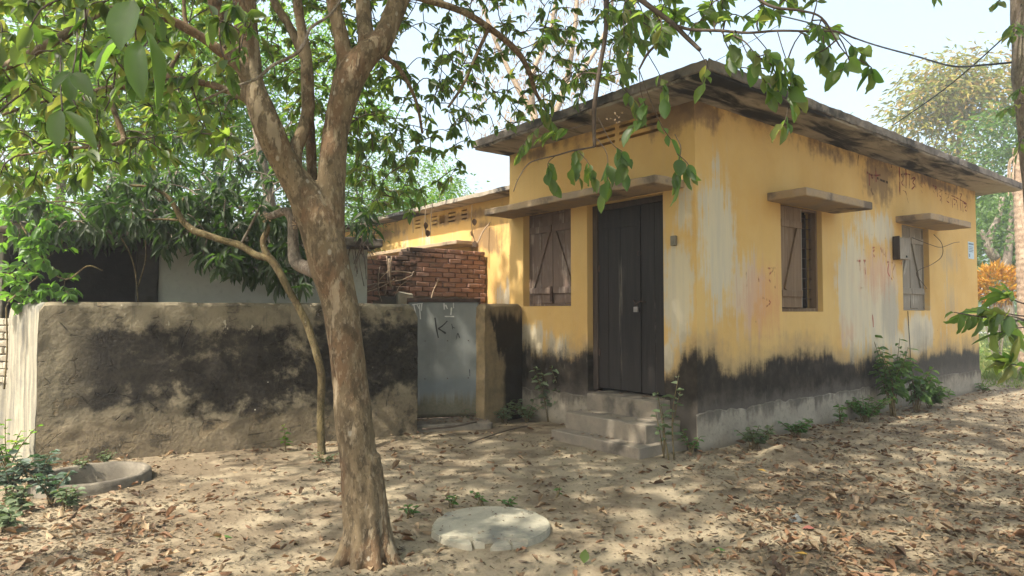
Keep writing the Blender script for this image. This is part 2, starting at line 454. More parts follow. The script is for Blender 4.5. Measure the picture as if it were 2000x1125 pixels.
def mat_brick(name, mortar=False):
    g = G(name); P = g.pos(); r = g.attr()
    n = g.noise(P, 9, 5, 0.62); f = g.noise(P, 45, 4, 0.6); b = g.noise(P, 1.3, 4, 0.6)
    if mortar:
        col = g.mix(n, (0.28, 0.20, 0.15), (0.20, 0.145, 0.11))
    else:
        col = g.mix(r, (0.33, 0.185, 0.13), (0.24, 0.145, 0.11))
        col = g.mix(g.sm(n, 0.5, 0.75) * 0.6, col, (0.38, 0.27, 0.20))
    x, y, z = g.sep(P)
    moss = g.sm(b + (n - 0.5) * 0.55 + (z - 2.0) * 0.10 + (y - 10.3) * -0.10, 0.50, 0.62)
    col = g.mix(moss * 0.8, col, (0.055, 0.043, 0.034))
    return g.fin(col, 0.92, g.bump(n + f * 0.6, 0.55, 0.015), 0.12)
M_BRICK, M_MORTAR = mat_brick('old_red_brick'), mat_brick('brick_mortar', True)

def mat_wood(name, c1, c2, pale, axis=(22, 22, 1.3), amt=0.4, rough=0.75):
    g = G(name); P = g.coord(); r = g.attr()
    gr = g.noise(g.scale(P, axis), 1.0, 6, 0.65, 0.4); b = g.noise(P, 2.2, 5)
    col = g.mix(g.sm(gr, 0.3, 0.7), c1, c2)
    col = g.mix(r * 0.35, col, tuple(x * 0.55 for x in c1))
    col = g.mix(g.sm(gr * 0.6 + b * 0.5, 0.66 - 0.12 * amt, 0.78 - 0.12 * amt) * amt, col, pale)
    return g.fin(col, rough, g.bump(gr + g.noise(P, 60, 3) * 0.2, 0.4, 0.008), 0.25)
M_SHUTTER = mat_wood('weathered_mauve_wood', (0.185, 0.13, 0.10), (0.12, 0.085, 0.068), (0.31, 0.25, 0.21), amt=0.9)
M_GREYWOOD = mat_wood('silver_grey_wood', (0.30, 0.26, 0.205), (0.19, 0.165, 0.13), (0.42, 0.38, 0.31), amt=0.8)
M_BROWNWOOD = mat_wood('brown_shutter_wood', (0.16, 0.10, 0.055), (0.22, 0.145, 0.085), (0.30, 0.235, 0.16), amt=0.5)
M_DARKWOOD = mat_wood('dark_frame_wood', (0.045, 0.035, 0.028), (0.075, 0.055, 0.042), (0.15, 0.11, 0.08), amt=0.5)
def mat_door():
    g = G('black_tarred_door'); P = g.coord(); x, y, z = g.sep(P); r = g.attr()
    gr = g.noise(g.scale(P, (30, 30, 1.4)), 1.0, 6, 0.65, 0.3); b = g.noise(P, 2.0, 5)
    col = g.mix(g.sm(gr, 0.35, 0.7), (0.013, 0.011, 0.010), (0.026, 0.020, 0.017))
    col = g.mix(g.sm(z + (b - 0.5) * 0.8, 1.25, 0.5) * 0.45, col, (0.045, 0.039, 0.034))
    def scratch(cy, cz, w, hgt):
        d = g.math('ABSOLUTE', y - cy + (gr - 0.5) * 0.05)
        return g.sm(d, w, w * 0.3) * g.sm(g.math('ABSOLUTE', z - cz), hgt, hgt * 0.55)
    s = g.maxi(scratch(1.205, 1.72, 0.035, 0.52), scratch(0.66, 1.75, 0.014, 0.95) * g.sm(g.noise(g.vec(0.0, y * 9.0, z * 11.0), 1.0, 3), 0.45, 0.6))
    s = g.maxi(s, scratch(1.2, 0.95, 0.018, 0.5) * 0.6)
    col = g.mix(s * g.sm(gr, 0.46, 0.66) * 0.75, col, (0.28, 0.25, 0.20))
    sc2 = g.sm(g.noise(g.vec(1.0, y * 26.0, z * 2.2), 1.0, 4), 0.66, 0.74) * g.sm(b, 0.48, 0.6)
    col = g.mix(sc2 * 0.6, col, (0.17, 0.14, 0.115))
    return g.fin(col, 0.62, g.bump(gr, 0.35, 0.008), 0.3)
M_DOOR = mat_door()

def mat_simple(name, c, rough=0.6, metal=0.0, var=0.25, sc=12.0, spec=0.35):
    g = G(name); P = g.coord(); n = g.noise(P, sc, 5)
    return g.fin(g.mix(g.sm(n, 0.3, 0.7), c, tuple(x * (1 - var) for x in c)), rough, g.bump(n, 0.15, 0.01), spec, metal)
M_RUST = mat_simple('rusty_iron', (0.085, 0.05, 0.035), 0.7, 0.3, 0.45)
M_STEEL = mat_simple('padlock_steel', (0.46, 0.43, 0.40), 0.35, 0.7)
M_WIRE = mat_simple('black_cable', (0.03, 0.03, 0.03), 0.6)
M_VOID = mat_simple('painted_room_shade', (0.03, 0.027, 0.024), 0.95)  # shade of the closed rooms put into the colour as near black
M_BOXP = mat_simple('dusty_switch_plastic', (0.22, 0.20, 0.15), 0.6)
M_PAPER = mat_simple('pale_blue_paper', (0.50, 0.62, 0.68), 0.8, 0, 0.12, 20)
M_INK = mat_simple('grey_blue_ink', (0.16, 0.22, 0.27), 0.8)
M_CHALK = mat_simple('white_scrape', (0.62, 0.60, 0.55), 0.85)
M_BLACKPAINT = mat_simple('black_brush_paint', (0.02, 0.021, 0.022), 0.7)
def mat_gate():
    g = G('galvanised_grey_sheet'); P = g.coord(); x, y, z = g.sep(P)
    a = g.noise(P, 2.2, 6, 0.6); st = g.noise(g.scale(P, (22, 22, 1.4)), 1.0, 5); f = g.noise(P, 30, 4)
    col = g.mix(g.sm(a, 0.35, 0.65), (0.205, 0.212, 0.195), (0.155, 0.162, 0.15))
    col = g.mix(g.sm(st, 0.52, 0.75) * 0.4, col, (0.235, 0.24, 0.225))
    lowb = g.sm(g.math('ABSOLUTE', z - 0.52 + (a - 0.5) * 0.2), 0.15, 0.03)
    col = g.mix(lowb * 0.4, col, (0.11, 0.14, 0.16))
    low = g.sm(z + (st - 0.5) * 0.35 + (a - 0.5) * 0.2, 0.45, 0.26)
    col = g.mix(low * 0.85, col, g.mix(g.sm(f, 0.35, 0.65), (0.16, 0.125, 0.07), (0.11, 0.10, 0.05)))
    return g.fin(col, 0.5, g.bump(g.noise(g.scale(P, (2.5, 2.5, 1.6)), 1.0, 3) + f * 0.05, 0.35, 0.03), 0.35, 0.25)
M_GATE = mat_gate()

def mat_bark(name, c1, c2, pale, red, sc=1.0):
    g = G(name); P = g.coord()
    a = g.noise(g.scale(P, (1, 1, 0.4)), 6.0 * sc, 7, 0.66); b = g.noise(P, 1.8 * sc, 5, 0.6); f = g.noise(g.scale(P, (1, 1, 0.45)), 40 * sc, 5, 0.65)
    col = g.mix(g.sm(a, 0.36, 0.64), c1, c2)
    col = g.mix(g.sm(b + (a - 0.5) * 0.7, 0.47, 0.60) * 0.75, col, red)
    rough = g.noise(g.scale(P, (1, 1, 0.55)), 18 * sc, 6, 0.68)
    col = g.mix(g.sm(rough, 0.50, 0.60) * 0.65, col, tuple(x * 0.5 for x in c2))
    col = g.mix(g.sm(f, 0.53, 0.62) * 0.45, col, pale)
    ck = g.noise(g.scale(P, (1, 1, 0.22)), 48 * sc, 4, 0.6)
    col = g.mix(g.sm(ck, 0.60, 0.68) * 0.6, col, tuple(x * 0.3 for x in c2))
    pl = g.sm(g.noise(g.scale(P, (1, 1, 0.3)), 8.0 * sc, 5, 0.6), 0.585, 0.63)
    col = g.mix(pl * 0.7, col, pale)
    sp = g.sm(g.voro(g.scale(P, (1, 1, 0.7)), 9.0 * sc) + (g.noise(P, 26 * sc, 4) - 0.5) * 0.22, 0.13, 0.07) * g.sm(g.noise(P, 2.6 * sc, 3), 0.48, 0.56)
    col = g.mix(sp * 0.65, col, (0.33, 0.30, 0.235))
    return g.fin(col, 0.85, g.bump(a * 0.8 + f * 0.5 + rough * 0.7 - pl * 0.35, 0.75, 0.02), 0.2)
M_BARK = mat_bark('smooth_brown_bark', (0.165, 0.122, 0.070), (0.095, 0.071, 0.042), (0.29, 0.23, 0.15), (0.135, 0.080, 0.042))
M_BARK_OLIVE = mat_bark('olive_sapling_bark', (0.15, 0.115, 0.052), (0.10, 0.078, 0.04), (0.22, 0.18, 0.10), (0.13, 0.09, 0.045), 1.6)
M_BARK_GREY = mat_bark('grey_branch_bark', (0.22, 0.185, 0.14), (0.15, 0.13, 0.10), (0.33, 0.29, 0.23), (0.17, 0.13, 0.10), 1.5)
M_TWIG = mat_simple('dark_twig_bark', (0.085, 0.062, 0.045), 0.8, 0, 0.4, 20)
M_PALETWIG = mat_simple('pale_dry_wood', (0.36, 0.27, 0.185), 0.85, 0, 0.4, 20)

def mat_leaf(name, cols, trans, rough=0.45, transl=0.42, spec=0.4, vein=True):
    g = G(name); r = g.attr(); P = g.pos()
    pts = [(i / max(1, len(cols) - 1), c) for i, c in enumerate(cols)]
    col = g.ramp(r, pts); n = g.noise(P, 14, 3)
    col = g.mix(g.sm(n, 0.35, 0.7) * 0.3, col, tuple(x * 0.55 for x in cols[0]))
    tp = [(i / max(1, len(trans) - 1), c) for i, c in enumerate(trans)]
    return g.fin(col, rough, None, spec, 0.0, transl, g.ramp(r, tp))
M_LEAF = mat_leaf('bay_green_leaf', [(0.036, 0.062, 0.026), (0.052, 0.090, 0.030), (0.080, 0.120, 0.032), (0.056, 0.082, 0.042), (0.12, 0.13, 0.035)],
                  [(0.16, 0.34, 0.04), (0.26, 0.46, 0.05), (0.40, 0.54, 0.07), (0.18, 0.33, 0.06), (0.50, 0.50, 0.08)], 0.42, 0.52)
M_LEAF_GREY = mat_leaf('dusty_grey_green_leaf', [(0.095, 0.135, 0.10), (0.13, 0.175, 0.125)], [(0.06, 0.16, 0.05), (0.09, 0.2, 0.06)], 0.5, 0.3)
M_MANGO = mat_leaf('dusty_dark_mango_leaf', [(0.024, 0.042, 0.018), (0.042, 0.066, 0.030), (0.080, 0.090, 0.060), (0.034, 0.062, 0.022)],
               [(0.09, 0.22, 0.02), (0.14, 0.30, 0.03)], 0.58, 0.30)
M_LIME = mat_leaf('sunlit_lime_foliage', [(0.045, 0.11, 0.018), (0.075, 0.16, 0.022), (0.12, 0.19, 0.028)], [(0.12, 0.36, 0.02), (0.22, 0.46, 0.03), (0.36, 0.50, 0.04)], 0.5, 0.5)
M_MIDGREEN = mat_leaf('mid_green_foliage', [(0.045, 0.085, 0.025), (0.07, 0.125, 0.035), (0.10, 0.16, 0.045)], [(0.12, 0.26, 0.03), (0.2, 0.36, 0.05)], 0.5, 0.42)
M_BLOOM = mat_leaf('mango_bloom_foliage', [(0.10, 0.13, 0.045), (0.18, 0.19, 0.035), (0.30, 0.27, 0.04), (0.38, 0.23, 0.09)], [(0.2, 0.3, 0.05), (0.4, 0.42, 0.06), (0.45, 0.3, 0.12)], 0.55, 0.4)
M_CROTON = mat_leaf('orange_croton_leaf', [(0.42, 0.17, 0.015), (0.55, 0.30, 0.03), (0.30, 0.09, 0.02), (0.5, 0.36, 0.05)], [(0.6, 0.3, 0.03), (0.65, 0.42, 0.05)], 0.45, 0.3)
M_VINE = mat_leaf('fresh_vine_leaf', [(0.06, 0.14, 0.025), (0.09, 0.19, 0.03)], [(0.18, 0.42, 0.03), (0.26, 0.5, 0.05)], 0.42, 0.45)
M_WEED = mat_leaf('dusty_weed_leaf', [(0.11, 0.145, 0.075), (0.15, 0.19, 0.105), (0.08, 0.12, 0.05)], [(0.14, 0.26, 0.06), (0.2, 0.3, 0.09)], 0.55, 0.28)
M_WEEDBRIGHT = mat_leaf('bright_weed_leaf', [(0.05, 0.12, 0.035), (0.09, 0.17, 0.04)], [(0.14, 0.36, 0.04), (0.2, 0.4, 0.06)], 0.5, 0.35)
M_PODS = mat_leaf('dry_tan_pods', [(0.36, 0.25, 0.15), (0.46, 0.34, 0.22)], [(0.45, 0.32, 0.2), (0.5, 0.4, 0.28)], 0.7, 0.3)
M_LITTER = mat_leaf('dead_leaf', [(0.060, 0.040, 0.026), (0.125, 0.078, 0.046), (0.215, 0.115, 0.062), (0.21, 0.145, 0.085), (0.32, 0.235, 0.14), (0.15, 0.118, 0.086)],
                    [(0.2, 0.1, 0.05), (0.4, 0.22, 0.1)], 0.6, 0.12, 0.25)
M_DRYGRASS = mat_leaf('dry_trash_straw', [(0.055, 0.04, 0.027), (0.15, 0.115, 0.07), (0.27, 0.215, 0.135), (0.09, 0.065, 0.042)], [(0.2, 0.15, 0.09), (0.3, 0.24, 0.14)], 0.8, 0.15)
M_GRASS = mat_leaf('meadow_grass', [(0.10, 0.16, 0.035), (0.18, 0.22, 0.06), (0.24, 0.24, 0.09)], [(0.25, 0.42, 0.06), (0.4, 0.46, 0.1)], 0.6, 0.35)

def mat_ground():
    g = G('sandy_soil'); P = g.pos(); x, y, z = g.sep(P)
    big = g.noise(P, 0.55, 6, 0.6); mid = g.noise(P, 2.6, 6, 0.62); f = g.noise(P, 22, 5, 0.65); ff = g.noise(P, 110, 3, 0.6)
    col = g.mix(g.sm(mid, 0.32, 0.7), (0.30, 0.247, 0.168), (0.22, 0.178, 0.120))
    dk = g.sm(big + (mid - 0.5) * 0.7, 0.45, 0.62)
    col = g.mix(dk * 0.8, col, (0.14, 0.108, 0.072))
    col = g.mix(g.sm(f, 0.55, 0.72) * 0.6, col, (0.125, 0.09, 0.058))
    bits = g.sm(g.voro(g.scale(P, (1, 1, 0.2)), 55), 0.20, 0.10) * g.sm(f, 0.42, 0.55)
    col = g.mix(bits * 0.55, col, (0.09, 0.062, 0.042))
    pale = g.sm(g.voro(g.scale(P, (1.3, 0.8, 0.2)), 34), 0.14, 0.07) * g.sm(mid, 0.45, 0.6)
    col = g.mix(pale * 0.6, col, (0.46, 0.36, 0.225))
    far = g.sm(y - 0.35 * x + (mid - 0.5) * 3.0, 10.8, 12.6) * g.sm(x, 6.0, 8.5)
    col = g.mix(far, col, g.mix(mid, (0.13, 0.15, 0.05), (0.20, 0.19, 0.08)))
    h = mid * 0.5 + f * 0.7 + ff * 0.25 + bits * 0.4
    return g.fin(col, 0.95, g.bump(h, 0.8, 0.02), 0.1)
M_GROUND = mat_ground()
M_ROAD = mat_simple('pale_dusty_road', (0.34, 0.33, 0.31), 0.9, 0, 0.2, 1.2)

# ------------------------------------------------------------------ builders for walls and slabs
def holed_wall(name, parent, mat, axis, u0, u1, z0, z1, holes, plane, thick, iu0=None, iu1=None):
    """a wall with real openings: axis 0 runs along x, 1 along y; the outer face lies at `plane`, the inner one at plane+thick"""
    iu0 = u0 if iu0 is None else iu0; iu1 = u1 if iu1 is None else iu1
    us = sorted({u0, u1, *[h[0] for h in holes], *[h[1] for h in holes]})
    zs = sorted({z0, z1, *[h[2] for h in holes], *[h[3] for h in holes]})
    V, Fc, idx = [], [], {}
    def vid(i, j, s):
        k = (i, j, s)
        if k not in idx:
            u = us[i]
            if s: u = min(max(u, iu0), iu1)
            p = (u, plane + s * thick, zs[j]) if axis == 0 else (plane + s * thick, u, zs[j])
            idx[k] = len(V); V.append(p)
        return idx[k]
    def inhole(i, j):
        if i < 0 or j < 0 or i >= len(us) - 1 or j >= len(zs) - 1: return None
        cu, cz = (us[i] + us[i + 1]) / 2, (zs[j] + zs[j + 1]) / 2
        return any(a < cu < b and c < cz < d for a, b, c, d in holes)
    for i in range(len(us) - 1):
        for j in range(len(zs) - 1):
            if inhole(i, j): continue
            a, b, c, d = (i, j), (i + 1, j), (i + 1, j + 1), (i, j + 1)
            Fc.append([vid(*q, 0) for q in (a, b, c, d)])
            Fc.append([vid(*q, 1) for q in (d, c, b, a)])
            for di, dj, e in ((-1, 0, (d, a)), (1, 0, (b, c)), (0, -1, (a, b)), (0, 1, (c, d))):
                if inhole(i + di, j + dj):
                    Fc.append([vid(*e[0], 0), vid(*e[0], 1), vid(*e[1], 1), vid(*e[1], 0)])
    for j in range(len(zs) - 1):                      # close the far end
        n = len(us) - 1
        if not inhole(n - 1, j): Fc.append([vid(n, j, 0), vid(n, j, 1), vid(n, j + 1, 1), vid(n, j + 1, 0)])
    me = raw_mesh(name, V, Fc, mat)
    bm = bmesh.new(); bm.from_mesh(me); bmesh.ops.recalc_face_normals(bm, faces=bm.faces); bm.to_mesh(me); bm.free()
    return link(name, me, parent)

def rbox_mesh(name, a, b, mat, step=0.12, amp=0.008, freq=5.0, bev=0.01, seed=0.0):
    """a cast block whose edges and faces are a little uneven"""
    a, b = np.array(a, float), np.array(b, float)
    n = np.maximum(1, np.ceil((b - a) / step).astype(int))
    n = np.minimum(n, 120)
    bm = bmesh.new(); vd = {}
    def gv(p):
        k = tuple(np.round(p, 5))
        if k not in vd: vd[k] = bm.verts.new(k)
        return vd[k]
    for ax in range(3):
        o1, o2 = [i for i in range(3) if i != ax]
        g1 = np.linspace(a[o1], b[o1], n[o1] + 1); g2 = np.linspace(a[o2], b[o2], n[o2] + 1)
        for side in (a[ax], b[ax]):
            for i in range(n[o1]):
                for j in range(n[o2]):
                    q = []
                    for ii, jj in ((i, j), (i + 1, j), (i + 1, j + 1), (i, j + 1)):
                        p = np.zeros(3); p[ax] = side; p[o1] = g1[ii]; p[o2] = g2[jj]; q.append(gv(p))
                    bm.faces.new(q)
    bmesh.ops.recalc_face_normals(bm, faces=bm.faces)
    if bev > 0:
        bmesh.ops.bevel(bm, geom=[e for e in bm.edges if e.calc_face_angle(0) > 0.8], offset=bev, segments=1, affect='EDGES', clamp_overlap=True)
    for v in bm.verts:
        d = mnoise.noise_vector(v.co * freq + Vector((seed, seed * 2, 1.7)))
        v.co += d * amp
    me = bpy.data.meshes.new(name); bm.to_mesh(me); bm.free(); me.materials.append(mat)
    return me
def rbox(name, a, b, mat, parent=None, **kw):
    return link(name, rbox_mesh(name, a, b, mat, **kw), parent)

def round_wall(name, L, H, T, rl, rr, mat, parent=None, mw=None, amp=0.014, nu=90, nz=44, seed=0.0, rt=0.05):
    """a free-standing rendered wall: rounded shoulders at its ends, softened top edges, uneven plaster"""
    us = np.linspace(0, L, nu + 1); ts = np.linspace(0, 1, nz + 1)
    us[1:-1] += 0.0
    def top(u):
        h = H
        if rl and u < rl: h = H - (rl - math.sqrt(max(0, rl * rl - (rl - u) ** 2)))
        if rr and L - u < rr: h = H - (rr - math.sqrt(max(0, rr * rr - (rr - (L - u)) ** 2)))
        return h + 0.008 * mnoise.noise(Vector((u * 3, seed, 2)))
    V, Fc = [], []
    def grid(yf):
        base = len(V)
        for u in us:
            h = top(u)
            for t in ts:
                z = h * t
                p = Vector((u, seed, z))
                d = amp * (mnoise.noise(p * 2.2) + 0.5 * mnoise.noise(p * 7.0))
                s = mnoise.noise(p * 3.1 + Vector((4, 4, 4)))
                if s > 0.18: d -= amp * 0.9 * min(1, (s - 0.18) * 9)       # a skin of plaster that stands proud
                dz = h - z
                rnd_ = rt - math.sqrt(max(0, rt * rt - (rt - dz) ** 2)) if dz < rt else 0.0
                V.append((u, yf(d, rnd_), z))
        return base
    n1 = nz + 1
    f = grid(lambda d, r_: d + r_); bk = grid(lambda d, r_: T - d - r_)
    for i in range(nu):
        for j in range(nz):
            Fc.append((f + i * n1 + j, f + (i + 1) * n1 + j, f + (i + 1) * n1 + j + 1, f + i * n1 + j + 1))
            Fc.append((bk + i * n1 + j + 1, bk + (i + 1) * n1 + j + 1, bk + (i + 1) * n1 + j, bk + i * n1 + j))
        Fc.append((f + i * n1 + nz, f + (i + 1) * n1 + nz, bk + (i + 1) * n1 + nz, bk + i * n1 + nz))
    for j in range(nz):
        Fc.append((f + j, f + j + 1, bk + j + 1, bk + j))
        e = nu * n1
        Fc.append((f + e + j + 1, f + e + j, bk + e + j, bk + e + j + 1))
    me = raw_mesh(name, V, Fc, mat, True)
    try: me.set_sharp_from_angle(angle=R(50))
    except Exception: pass
    return link(name, me, parent, mw)

# ------------------------------------------------------------------ the ground
def build_ground():
    def axis(lo, hi, a, b, step, far):
        mid = np.arange(a, b + 1e-6, step)
        left = [-far, -far * 0.5, -40, -22, -14]; right = [14, 22, 40, far * 0.5, far]
        xs = [v for v in left if v < a - 1] + list(mid) + [v for v in right if v > b + 1]
        return np.array(xs)
    xs = axis(0, 0, -7.5, 11.5, 0.07, 400.0)
    ys = np.array([-60.0, -20, -6, 0] + list(np.arange(1.6, 14.0, 0.07)) + [15, 17, 20, 26, 36, 60, 120, 300, 600])
    nx, ny = len(xs), len(ys)
    V = np.zeros((nx * ny, 3))
    k = 0
    for y in ys:
        for x in xs:
            V[k] = (x, y, gz(x, y) if (-8 < x < 12 and 1 < y < 14.2) else 0.0); k += 1
    idx = np.arange(nx * ny).reshape(ny, nx)
    Fc = np.stack([idx[:-1, :-1], idx[:-1, 1:], idx[1:, 1:], idx[1:, :-1]], -1).reshape(-1, 4)
    me = bpy.data.meshes.new('ground')
    me.vertices.add(len(V)); me.vertices.foreach_set('co', V.ravel())
    me.loops.add(Fc.size); me.loops.foreach_set('vertex_index', Fc.ravel().astype(np.int32))
    me.polygons.add(len(Fc)); me.polygons.foreach_set('loop_start', np.arange(0, Fc.size, 4, dtype=np.int32))
    me.polygons.foreach_set('use_smooth', np.ones(len(Fc), bool))
    me.materials.append(M_GROUND); me.update(); me.validate()
    o = link('ground', me); setp(o, None, 'sandy leaf strewn ground in front of the yellow house', None, None, 'structure')
build_ground()
road = MB(); road.add([(14, 44, 0.02), (140, 44, 0.02), (140, 50, 0.02), (14, 50, 0.02)], [(0, 1, 2, 3)])
setp(road.obj('road', M_ROAD), None, 'pale road beyond the grass', None, None, 'structure')

# ------------------------------------------------------------------ the yellow house
HX, HY, HT = 8.85, 3.27, 0.24
house = empty('yellow_house', 'old yellow limewashed house with black damp stains and flat concrete roof', 'house', HC, HA)
VENTS = [(a, b, z, z + 0.035) for (a, b) in ((0.47, 1.10), (1.17, 1.50)) for z in (3.59, 3.67, 3.75)]
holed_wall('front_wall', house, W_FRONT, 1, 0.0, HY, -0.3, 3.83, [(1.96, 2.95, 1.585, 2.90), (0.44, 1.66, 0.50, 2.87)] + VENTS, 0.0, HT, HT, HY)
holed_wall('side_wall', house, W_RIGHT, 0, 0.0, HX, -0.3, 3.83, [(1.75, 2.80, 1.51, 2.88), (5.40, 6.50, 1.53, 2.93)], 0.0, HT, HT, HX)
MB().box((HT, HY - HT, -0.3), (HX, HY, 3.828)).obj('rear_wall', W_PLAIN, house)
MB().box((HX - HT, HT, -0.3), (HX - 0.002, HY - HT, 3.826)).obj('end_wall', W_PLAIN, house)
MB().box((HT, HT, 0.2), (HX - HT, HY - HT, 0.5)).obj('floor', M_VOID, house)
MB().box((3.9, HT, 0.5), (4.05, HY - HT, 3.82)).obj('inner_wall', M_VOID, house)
rbox('roof_slab', (-0.6, -0.6, 3.822), (9.42, 3.32, 3.945), M_SOFFIT, house, step=0.11, amp=0.011, freq=6, bev=0.012)
# cement lip of the roof edge, weathered and chipped
def lip(name, a, b, seed):
    return rbox(name, a, b, M_SLAB, house, step=0.06, amp=0.012, freq=9, bev=0.01, seed=seed)
lip('roof_edge', (-0.615, -0.622, 3.842), (9.45, -0.600, 3.958), 3.0)
lip('roof_edge', (-0.622, -0.595, 3.844), (-0.600, 3.33, 3.956), 5.0)

def plinth(n, axis, u0, u1, top, seed):
    V, Fc = [], []
    m = int((u1 - u0) / 0.05)
    for i in range(m + 1):
        u = u0 + (u1 - u0) * i / m
        zt = top + 0.035 * mnoise.noise(Vector((u * 1.7, seed, 0))) + 0.03 * mnoise.noise(Vector((u * 7, seed, 3))) + 0.012 * mnoise.noise(Vector((u * 23, seed, 3)))
        for d, z in ((-0.014, -0.2), (-0.012, zt * 0.55), (-0.010, zt - 0.006), (0.004, zt + 0.010)):
            d += 0.004 * mnoise.noise(Vector((u * 5, z * 5, seed))) if d < 0 else 0
            V.append((u, d, z) if axis == 0 else (d, u, z))
    for i in range(m):
        for j in range(3):
            q = (i * 4 + j, (i + 1) * 4 + j, (i + 1) * 4 + j + 1, i * 4 + j + 1)
            Fc.append(q if axis == 0 else q[::-1])
    Fc.append((0, 1, 2, 3)); Fc.append(tuple(m * 4 + k for k in (3, 2, 1, 0)))
    link(n, raw_mesh(n, V, Fc, M_PLINTH), house)
plinth('plinth', 0, -0.02, HX + 0.03, 0.40, 1.0)
plinth('plinth', 1, 1.62, HY + 0.02, 0.43, 4.0)
# the three cement steps
for i, (a, b) in enumerate([((-0.80, 0.13, -0.15), (-0.01, 1.47, 0.125)), ((-0.60, 0.21, 0.0), (-0.008, 1.44, 0.315)), ((-0.23, 0.36, 0.1), (0.235, 1.45, 0.515))]):
    rbox('step', a, b, M_STEP, house, step=0.045, amp=0.006, freq=9, bev=0.009, seed=2.0 + i)
# concrete ledges over the openings
rbox('awning', (-0.50, 0.14, 2.875), (0.01, 3.22, 2.965), M_AWN, house, step=0.07, amp=0.008, freq=8, bev=0.010, seed=1)
rbox('awning', (1.45, -0.50, 2.865), (3.18, 0.01, 2.965), M_AWN, house, step=0.07, amp=0.006, freq=8, bev=0.010, seed=2)
rbox('awning', (5.18, -0.50, 2.915), (6.92, 0.01, 3.015), M_AWN, house, step=0.07, amp=0.006, freq=8, bev=0.010, seed=3)

def part(name, parent):                                   # a part that only holds sub-parts
    o = bpy.data.objects.new(name, None); o.empty_display_size = 0.1; COL.objects.link(o); o.parent = parent
    return o
def plank(name, parent, a, b, mat, r=None, jit=0.003, bev=0.004):
    return MB().box(a, b, random.random() if r is None else r, jit).obj(name, mat, parent, bevel=bev)

# the door: two leaves of tarred boards in a dark frame
door = part('door', house); door['label'] = 'black tarred plank double door with white scratches'
for y0, y1 in ((0.455, 0.66), (0.664, 0.868), (0.892, 1.20), (1.204, 1.40), (1.404, 1.568)):
    plank('door_plank', door, (0.118 + random.uniform(0, .004), y0, 0.545), (0.16, y1, 2.79), M_DOOR, jit=0.002)
plank('door_rail', door, (0.108, 0.90, 2.55), (0.117, 1.56, 2.66), M_DOOR)
plank('door_batten', door, (0.103, 0.872, 0.56), (0.165, 0.888, 2.78), M_DOOR)
plank('door_frame', door, (0.095, 1.572, 0.52), (0.19, 1.655, 2.865), M_DARKWOOD)
plank('door_frame', door, (0.096, 0.46, 2.795), (0.19, 1.57, 2.866), M_DARKWOOD)
plank('door_frame', door, (0.165, 0.443, 0.52), (0.20, 0.50, 2.79), M_DARKWOOD)
hs = MB()
hs.tube([(0.115, 0.95, 1.63), (0.07, 0.95, 1.645), (0.068, 0.93, 1.62), (0.07, 0.915, 1.60)], 0.006, 6)
hs.tube([(0.115, 0.80, 1.62), (0.07, 0.81, 1.63), (0.068, 0.85, 1.63), (0.07, 0.905, 1.605)], 0.006, 6)
hs.obj('hasp', M_RUST, door)
MB().tube([(0.113, 0.89 + 0.028 * math.cos(t), 2.21 + 0.028 * math.sin(t)) for t in np.linspace(0, 6.28, 13)], 0.004, 6, cap=False).obj('ring_pull', M_RUST, door)
MB().box((0.110, 1.545, 2.02), (0.118, 1.575, 2.10)).obj('hinge', M_RUST, door)
MB().box((0.110, 1.545, 0.95), (0.118, 1.575, 1.03)).obj('hinge', M_RUST, door)
lock = empty('padlock', 'small steel padlock hanging on the hasp of the black door', 'padlock', tuple(h2w(0.07, 0.912, 1.535)), HA)
MB().box((-0.012, -0.030, -0.032), (0.012, 0.030, 0.030)).obj('lock_body', M_STEEL, lock, bevel=0.004)
MB().tube([(0, -0.018, 0.03), (0, -0.018, 0.058), (0, -0.010, 0.070), (0, 0.010, 0.070), (0, 0.018, 0.058), (0, 0.018, 0.03)], 0.0045, 8).obj('shackle', M_RUST, lock)

def shutter_set(win, axis, s, u0, u1, um, z0, z1, mat, rails, sgn, zt, zb, d=0.025):
    """two closed board leaves with rails and slanting braces; s is the depth of the boards behind the wall face"""
    def bx(n, ua, ub, da, db, za, zb_, m, **k):
        a, b = ((ua, da, za), (ub, db, zb_)) if axis == 0 else ((da, ua, za), (db, ub, zb_))
        return plank(n, win, a, b, m, **k)
    def pt(u, dd, z): return (u, dd, z) if axis == 0 else (dd, u, z)
    for lo, hi in ((u0 + 0.03, um - 0.004), (um + 0.004, u1 - 0.03)):
        w = (hi - lo)
        cut = lo + w * random.uniform(0.46, 0.56)
        bx('shutter_plank', lo, cut - 0.003, s, s + d, z0 + 0.035, z1 - 0.03, mat)
        bx('shutter_plank', cut + 0.003, hi, s + 0.003, s + d, z0 + 0.03, z1 - 0.034, mat)
        for za, zb_ in rails:
            bx('shutter_rail', lo + 0.005, hi - 0.006, s - 0.026, s - 0.001, za, zb_, mat)
    for (ua, ub) in sgn:
        MB().bar(pt(ua, s - 0.014, zt), pt(ub, s - 0.014, zb), 0.062, 0.024, up=(0, 1, 0) if axis == 0 else (1, 0, 0), r=0.7).obj('shutter_brace', mat, win, bevel=0.003)
    for ua, ub, za, zb_ in ((u0, u0 + 0.028, z0, z1), (u1 - 0.028, u1, z0, z1), (u0 + 0.029, u1 - 0.029, z0, z0 + 0.03), (u0 + 0.029, u1 - 0.029, z1 - 0.03, z1)):
        bx('window_frame', ua + 0.001, ub - 0.001, s - 0.012, s + 0.07, za + 0.001, zb_ - 0.001, mat)

